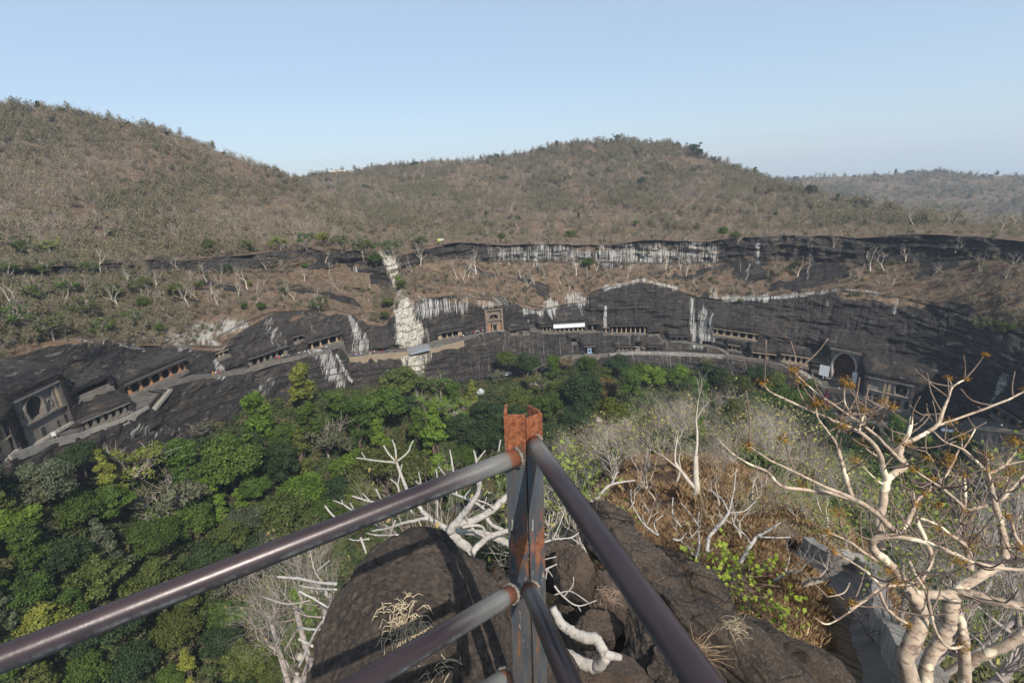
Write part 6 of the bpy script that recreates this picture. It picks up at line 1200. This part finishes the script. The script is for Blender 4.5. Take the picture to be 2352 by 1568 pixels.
# ------------------------------------------------------------------ visitors
SKIN = simple('brown_skin', (.20, .11, .07)); CLOTH = {}
def cloth(c):
    if c not in CLOTH: CLOTH[c] = simple('cloth', c, tuple(x * .85 for x in c), 8)
    return CLOTH[c]
HAIR = simple('black_hair', (.012, .01, .01))
def person_mesh(pose, seed):
    me = bpy.data.meshes.new('person'); s = {'stand': 0, 'walk': 1, 'walk2': -1, 'sit': 0}[pose]; sit = pose == 'sit'; lift = -.42 if sit else 0
    J = {'pelvis': (0, 0, .95), 'chest': (0, -.02, 1.25), 'neck': (0, -.02, 1.46), 'head': (0, 0, 1.58), 'crown': (0, .0, 1.68)}
    E = [('pelvis', 'chest'), ('chest', 'neck'), ('neck', 'head'), ('head', 'crown')]
    for k, sd_ in ((-1, 'l'), (1, 'r')):
        ph = s * k
        J['hip' + sd_] = (.09 * k, 0, .9); J['knee' + sd_] = (.10 * k, .45 if sit else .10 * ph, .88 if sit else .5); J['ank' + sd_] = (.10 * k, .45 if sit else .30 * ph, .45 if sit else .09); J['toe' + sd_] = (.11 * k, (.62 if sit else .30 * ph + .15), .42 if sit else .04)
        J['sho' + sd_] = (.18 * k, -.02, 1.40); J['elb' + sd_] = (.25 * k, -.12 * ph + .02, 1.13); J['han' + sd_] = (.24 * k, -.22 * ph + .12, .90)
        E += [('pelvis', 'hip' + sd_), ('hip' + sd_, 'knee' + sd_), ('knee' + sd_, 'ank' + sd_), ('ank' + sd_, 'toe' + sd_), ('chest', 'sho' + sd_), ('sho' + sd_, 'elb' + sd_), ('elb' + sd_, 'han' + sd_)]
    rad = dict(pelvis=.15, chest=.16, neck=.06, head=.10, crown=.07); rr = dict(hip=.10, knee=.065, ank=.045, toe=.04, sho=.075, elb=.045, han=.035)
    names = list(J); me.from_pydata([(J[n][0], J[n][1], J[n][2] + lift) for n in names], [(names.index(a), names.index(b)) for a, b in E], []); o = bpy.data.objects.new('person', me); COL.objects.link(o)
    md = o.modifiers.new('skin', 'SKIN'); md2 = o.modifiers.new('sub', 'SUBSURF'); md2.levels = 1
    for i, n in enumerate(names): r = rad.get(n, rr.get(n[:-1], .05)); me.skin_vertices[0].data[i].radius = (r, r * .85)
    me.skin_vertices[0].data[0].use_root = True
    dg = bpy.context.evaluated_depsgraph_get(); m2 = bpy.data.meshes.new_from_object(o.evaluated_get(dg)); bpy.data.objects.remove(o); m2.name = 'person'
    for _ in range(4): m2.materials.append(None)
    for p_ in m2.polygons:
        x, y, z = p_.center; z -= lift; p_.use_smooth = True
        p_.material_index = 3 if z > 1.62 or (z > 1.5 and y < -.03) else 0 if z > 1.45 or (abs(x) > .2 and z < 1.02) or z < .08 else 1 if z > .98 else 2
    return m2
PM = {k: person_mesh(k, 1) for k in ('stand', 'walk', 'walk2', 'sit')}
def person(px, py, top, bot, label, pose=None, face=None, lift=0., p=None, s=1.):
    pose = pose or rnd.choice(['stand', 'walk', 'walk2', 'stand']); p = hit(px, py, ROWS_FAR) if p is None else p; me = PM[pose]
    o = bpy.data.objects.new('person', me); COL.objects.link(o)
    for i, m_ in enumerate((SKIN, cloth(top), cloth(bot), HAIR)): 
        o.data = me
    key = (pose, top, bot)
    if key not in PM: q = me.copy(); [q.materials.__setitem__(i, m_) for i, m_ in enumerate((SKIN, cloth(top), cloth(bot), HAIR))]; PM[key] = q
    o.data = PM[key]; o.location = (p[0], p[1], p[2] + .08 + lift); o.rotation_euler = (0, 0, rnd.uniform(0, 6.28) if face is None else face); o.scale = (s, s, s * rnd.uniform(.97, 1.05)); return tag(o, label, 'person')
W_, K_, RD, PK, BL, OR_, DG, YL = (.75, .74, .72), (.03, .03, .035), (.5, .03, .04), (.65, .12, .22), (.06, .12, .35), (.7, .25, .04), (.12, .12, .13), (.6, .45, .08)
CW = {W_: 'white', K_: 'black', RD: 'red', PK: 'pink', BL: 'blue', OR_: 'orange', DG: 'grey', YL: 'yellow'}
PL = [('on the left middle terrace', [(629, 829, K_, DG), (634, 827, RD, K_), (643, 826, PK, RD), (650, 823, W_, DG), (656, 822, YL, K_), (661, 821, DG, BL), (688, 817, W_, K_)]),
      ('on the left upper terrace', [(702, 814, W_, DG), (723, 811, W_, BL), (751, 803, W_, K_)]),
      ('in the crowd below the upper terrace', [(812, 820, BL, K_), (816, 817, RD, BL), (819, 820, W_, K_), (823, 815, PK, DG), (826, 820, BL, DG), (830, 818, W_, BL), (834, 818, DG, K_)]),
      ('on the left walkway', [(850, 815, PK, W_), (857, 814, RD, K_), (861, 813, W_, DG), (879, 811, RD, RD), (908, 809, RD, K_), (890, 810, BL, K_)]),
      ('on the ledge by the orange ended left cave', [(491, 864, OR_, YL), (497, 863, W_, PK), (505, 861, RD, K_)]),
      ('left of the tall facade', [(1060, 776, RD, K_), (1065, 776, W_, DG), (1070, 771, BL, K_), (1073, 770, W_, K_), (1087, 768, RD, K_), (1092, 767, PK, W_), (1096, 766, W_, K_), (1100, 765, W_, BL), (1105, 764, RD, K_), (1109, 764, W_, K_)]),
      ('below the great gate', [(1926, 897, W_, K_), (2048, 977, W_, W_), (2268, 976, K_, K_), (2298, 985, W_, K_), (2308, 987, K_, DG)]),
      ('at the middle road gateway', [(1366, 812, K_, K_), (1338, 813, BL, DG)])]
for where, L in PL:
    cnt = {}
    for q in L: cnt.setdefault(CW[q[2]], []).append(q)
    for c, qs in cnt.items():
        for i, q in enumerate(qs):
            l = f'person in {c} top ' + (where if len(qs) == 1 else f'{where}, {ORD[i]} from left'); o = person(q[0], q[1], q[2], q[3], l); o['group'] = 'visitors walking along the caves'
person(172, 970, W_, K_, 'person in white top in the orange doorway right of the left facade')
# ------------------------------------------------------------------ small things at the caves
def sign(px, py, w_, h_, mat, label, stand=.6, name='sign_board', cat='sign', rows=ROWS_FAR, yaw=None):
    p = hit(px, py, rows); t = empty(name, tuple(p), label, cat); t.rotation_euler = (0, 0, -math.atan2(p[0], p[1]) if yaw is None else yaw)
    b = MB(); b.box(-w_ / 2, w_ / 2, -.04, .04, stand, stand + h_); b.build('board', mat, t)
    for s in (-1, 1): b = MB(); b.box(s * w_ * .4 - .04, s * w_ * .4 + .04, .045, .12, -.2, stand + h_ * .8); b.build('leg', METAL_G, t)
    return t
sign(126, 1006, .8, 1.0, simple('dull_white_board', (.5, .5, .48)), 'white notice board on the court below the left carved facade')
sign(1942, 972, 1.0, .9, METAL_G, 'small grey board on the path junction below the great gate')
sign(1345, 800, 1.8, .9, simple('yellow_white_board', (.7, .6, .2), (.8, .78, .6), 1.5), 'pale yellow board hung in the gateway above the middle road', 1.6)
p = hit(1354, 811, ROWS_FAR); t = empty('ticket_booth', tuple(p + [0, 0, .1]), 'light blue booth standing in the gateway by the middle road', 'booth'); t.rotation_euler = (0, 0, -math.atan2(p[0], p[1]))
b = MB(); b.box(-1., 1., -.8, .8, 0, 2.5); b.build('wall', simple('light_blue_paint', (.30, .42, .58), (.24, .34, .5), 1), t)
b = MB(); b.box(-1.15, 1.15, -.95, .95, 2.503, 2.62); b.build('roof', METAL_G, t)
b = MB(); b.box(-.6, .6, -.83, -.805, 1.1, 1.9); b.build('window', S_IN, t)
def umbrella(px, py, label):
    p = hit(px, py, ROWS_FAR); t = empty('umbrella', tuple(p), label, 'umbrella', 'pale umbrellas on the lower road')
    b = MB(); b.lathe([(1.25, 1.75), (1.1, 2.05), (.65, 2.35), (.05, 2.5)], 12); b.build('canopy', WHITE_P, t, True); b = MB(); b.lathe([(.04, 0), (.04, 2.3)], 6); b.build('pole', METAL_G, t)
t.scale = (1, 1, 1)
umbrella(2169, 1000, 'larger pale umbrella beside the dark vehicle at right'); umbrella(2186, 1003, 'smaller pale umbrella nearest the dark vehicle at right')
def car(px, py, col, label, yaw):
    p = hit(px, py, ROWS_FAR); t = empty('parked_car', tuple(p + [0, 0, .1]), label, 'car'); t.rotation_euler = (0, 0, yaw); m_ = simple('car_paint', col, col, 1, .3, .5); GL = simple('dark_glass', (.02, .025, .03), None, 1, .1, .6)
    prof = [(-2.1, .35), (-2.1, .85), (-1.2, .98), (-.7, 1.45), (.9, 1.45), (1.6, .95), (2.1, .85), (2.1, .35)]
    b = MB(); n = len(prof); b.v += [(x, -.8, z) for x, z in prof] + [(x, .8, z) for x, z in prof]; b.f += [tuple(range(n)), tuple(range(2 * n - 1, n - 1, -1))] + [(i, n + i, n + (i + 1) % n, (i + 1) % n) for i in range(n)]; b.m += [0] * (n + 2); b.build('body', m_, t)
    b = MB(); b.box(-.9, 1.0, -.815, -.803, 1.0, 1.35); b.build('side_window', GL, t); b = MB(); b.box(-.9, 1.0, .803, .815, 1.0, 1.35); b.build('side_window', GL, t)
    for x in (-1.3, 1.3):
        for y in (-.72, .72):
            b = MB(); b.tube([(x, y - .1, .33), (x, y + .1, .33)], .33, 12); b.build('wheel', HAIR, t)
car(2210, 996, (.03, .045, .06), 'dark parked vehicle at the end of the lower road by the platform wall', -.7)
car(1133, 871, (.12, .16, .20), 'small blue grey car parked on the sloping lower road', .35); car(1166, 862, (.6, .6, .58), 'small white car parked higher on the sloping lower road', .35)
# yellow and white tent on the plateau edge
p = hit(1013, 553, (int(seg_rows('upper')[-1]) - 3, NR - 2)); t = empty('tent', tuple(p), 'small yellow and white barrel shaped tent on the plateau edge', 'tent'); t.rotation_euler = (0, 0, -.1); t.scale = (.7, .8, .7)
b = MB(); n = 12; pr_ = [(2.9, 0), (3.0, .8)]; c_ = [(math.cos(math.pi * i / n) * 1.2, math.sin(math.pi * i / n) * 1.8) for i in range(n + 1)]
for x0, x1, mi in ((-3, -.6, 0), (-.6, 2.6, 1)):
    for i in range(n): b.poly([(x0, c_[i][0], c_[i][1]), (x1, c_[i][0], c_[i][1]), (x1, c_[i + 1][0], c_[i + 1][1]), (x0, c_[i + 1][0], c_[i + 1][1])], mi)
b.poly([(-3, y, z) for y, z in c_], 0); b.build('canvas', [simple('yellow_canvas', (.42, .44, .08)), simple('white_canvas', (.5, .52, .46))], t, True)
b = MB(); b.poly([(2.5, y, z) for y, z in c_]); b.build('opening', S_IN, t)
# house on the far ridge
p = top_of(H_MID, 772); t = empty('house', tuple(p - np.array([0, 0, .5])), 'small pale house on the distant ridge between the hills', 'house'); b = MB(); b.box(-9, 9, -3, 3, 0, 4); b.build('wall', S_BUFF, t)
b = MB(); b.v += [(-9.6, -3.6, 4.003), (9.6, -3.6, 4.003), (9.6, 3.6, 4.003), (-9.6, 3.6, 4.003), (-9.6, 0, 6), (9.6, 0, 6)]; b.f += [(0, 1, 5, 4), (2, 3, 4, 5), (0, 4, 3), (1, 2, 5), (0, 3, 2, 1)]; b.m += [0] * 5; b.build('roof', simple('pale_roof_sheet', (.5, .42, .36)), t)
b = MB(); b.box(-6, -4.5, -3.05, -3.005, 1.2, 3); b.build('window', S_IN, t); b = MB(); b.box(2, 3.4, -3.05, -3.005, 0, 3); b.build('door', S_IN, t)
# little white shrine among the trees
p = hit_raised(1103, 888, 5, VAL); t = empty('shrine', (p[0], p[1], p[2] - 5), 'small white domed pavilion showing between trees below the sloping road', 'shrine')
t.scale = (.75, .75, .8); SHW_ = simple('grey_white_plaster', (.45, .46, .47), (.36, .37, .38)); b = MB(); b.box(-1.5, 1.5, -1.5, 1.5, 0, 3.3); b.build('wall', SHW_, t); b = MB(); b.box(-2, 2, -2, 2, 3.303, 3.6); b.build('roof_slab', SHW_, t); b = MB(); b.lathe([(1.4, 3.603), (1.35, 4.2), (.9, 4.9), (.1, 5.3)], 12); b.build('dome', SHW_, t, True)
# road bridge over the river at the right edge
v = ray(2300, 1175); q = v * ((WATER_Z + 6) / v[2]); t = empty('road_bridge', tuple(q), 'plank decked bridge with blue white railing at the right edge', 'bridge'); t.rotation_euler = (0, 0, R(38))
b = MB(); b.box(-16, 16, -2.6, 2.6, -.5, 0); b.build('deck', stone_mat('bridge_planks', (.26, .21, .17), (.2, .17, .14)), t)
for y in (-2.5, 2.5):
    b = MB(); [b.box(-16 + i * 2, -15.85 + i * 2, y - .08, y + .08, 0, 1.2) for i in range(17)]; [b.box(-16, 16, y - .06, y + .06, z, z + .1) for z in (.55, 1.15)]; b.build('railing', simple('blue_white_paint', (.5, .58, .66)), t)
for x in (-8, 8): b = MB(); b.box(x - .6, x + .6, -2, 2, -8, -.5); b.build('pier', S_GREY, t)
# ------------------------------------------------------------------ haze
hz = MB(); hz.box(-2600, 3000, -60, 2400, -420, 84); ho = hz.build('haze', [bpy.data.materials.new('haze_air')]); ho['kind'] = 'stuff'
hm = ho.data.materials[0]; hm.use_nodes = True; hm.node_tree.nodes.clear(); out = hm.node_tree.nodes.new('ShaderNodeOutputMaterial'); pv = hm.node_tree.nodes.new('ShaderNodeVolumePrincipled')
pv.inputs['Color'].default_value = (.72, .82, .95, 1); pv.inputs['Density'].default_value = .00021; pv.inputs['Anisotropy'].default_value = .2; hm.node_tree.links.new(pv.outputs[0], out.inputs['Volume'])
tag(ho, 'pale blue air haze over the whole valley', 'haze')
build_terrain()
_g = bpy.data.objects['ground']; _k = _g.data.vertices; _co = np.empty(len(_k) * 3, np.float32); _k.foreach_get('co', _co); _fi = np.empty(len(_g.data.polygons) * 3, np.float32); _g.data.polygons.foreach_get('center', _fi)
_d = np.hypot(_fi[0::3], _fi[1::3]); _g.data.polygons.foreach_set('use_smooth', (_d < 90)); _g.data.update()
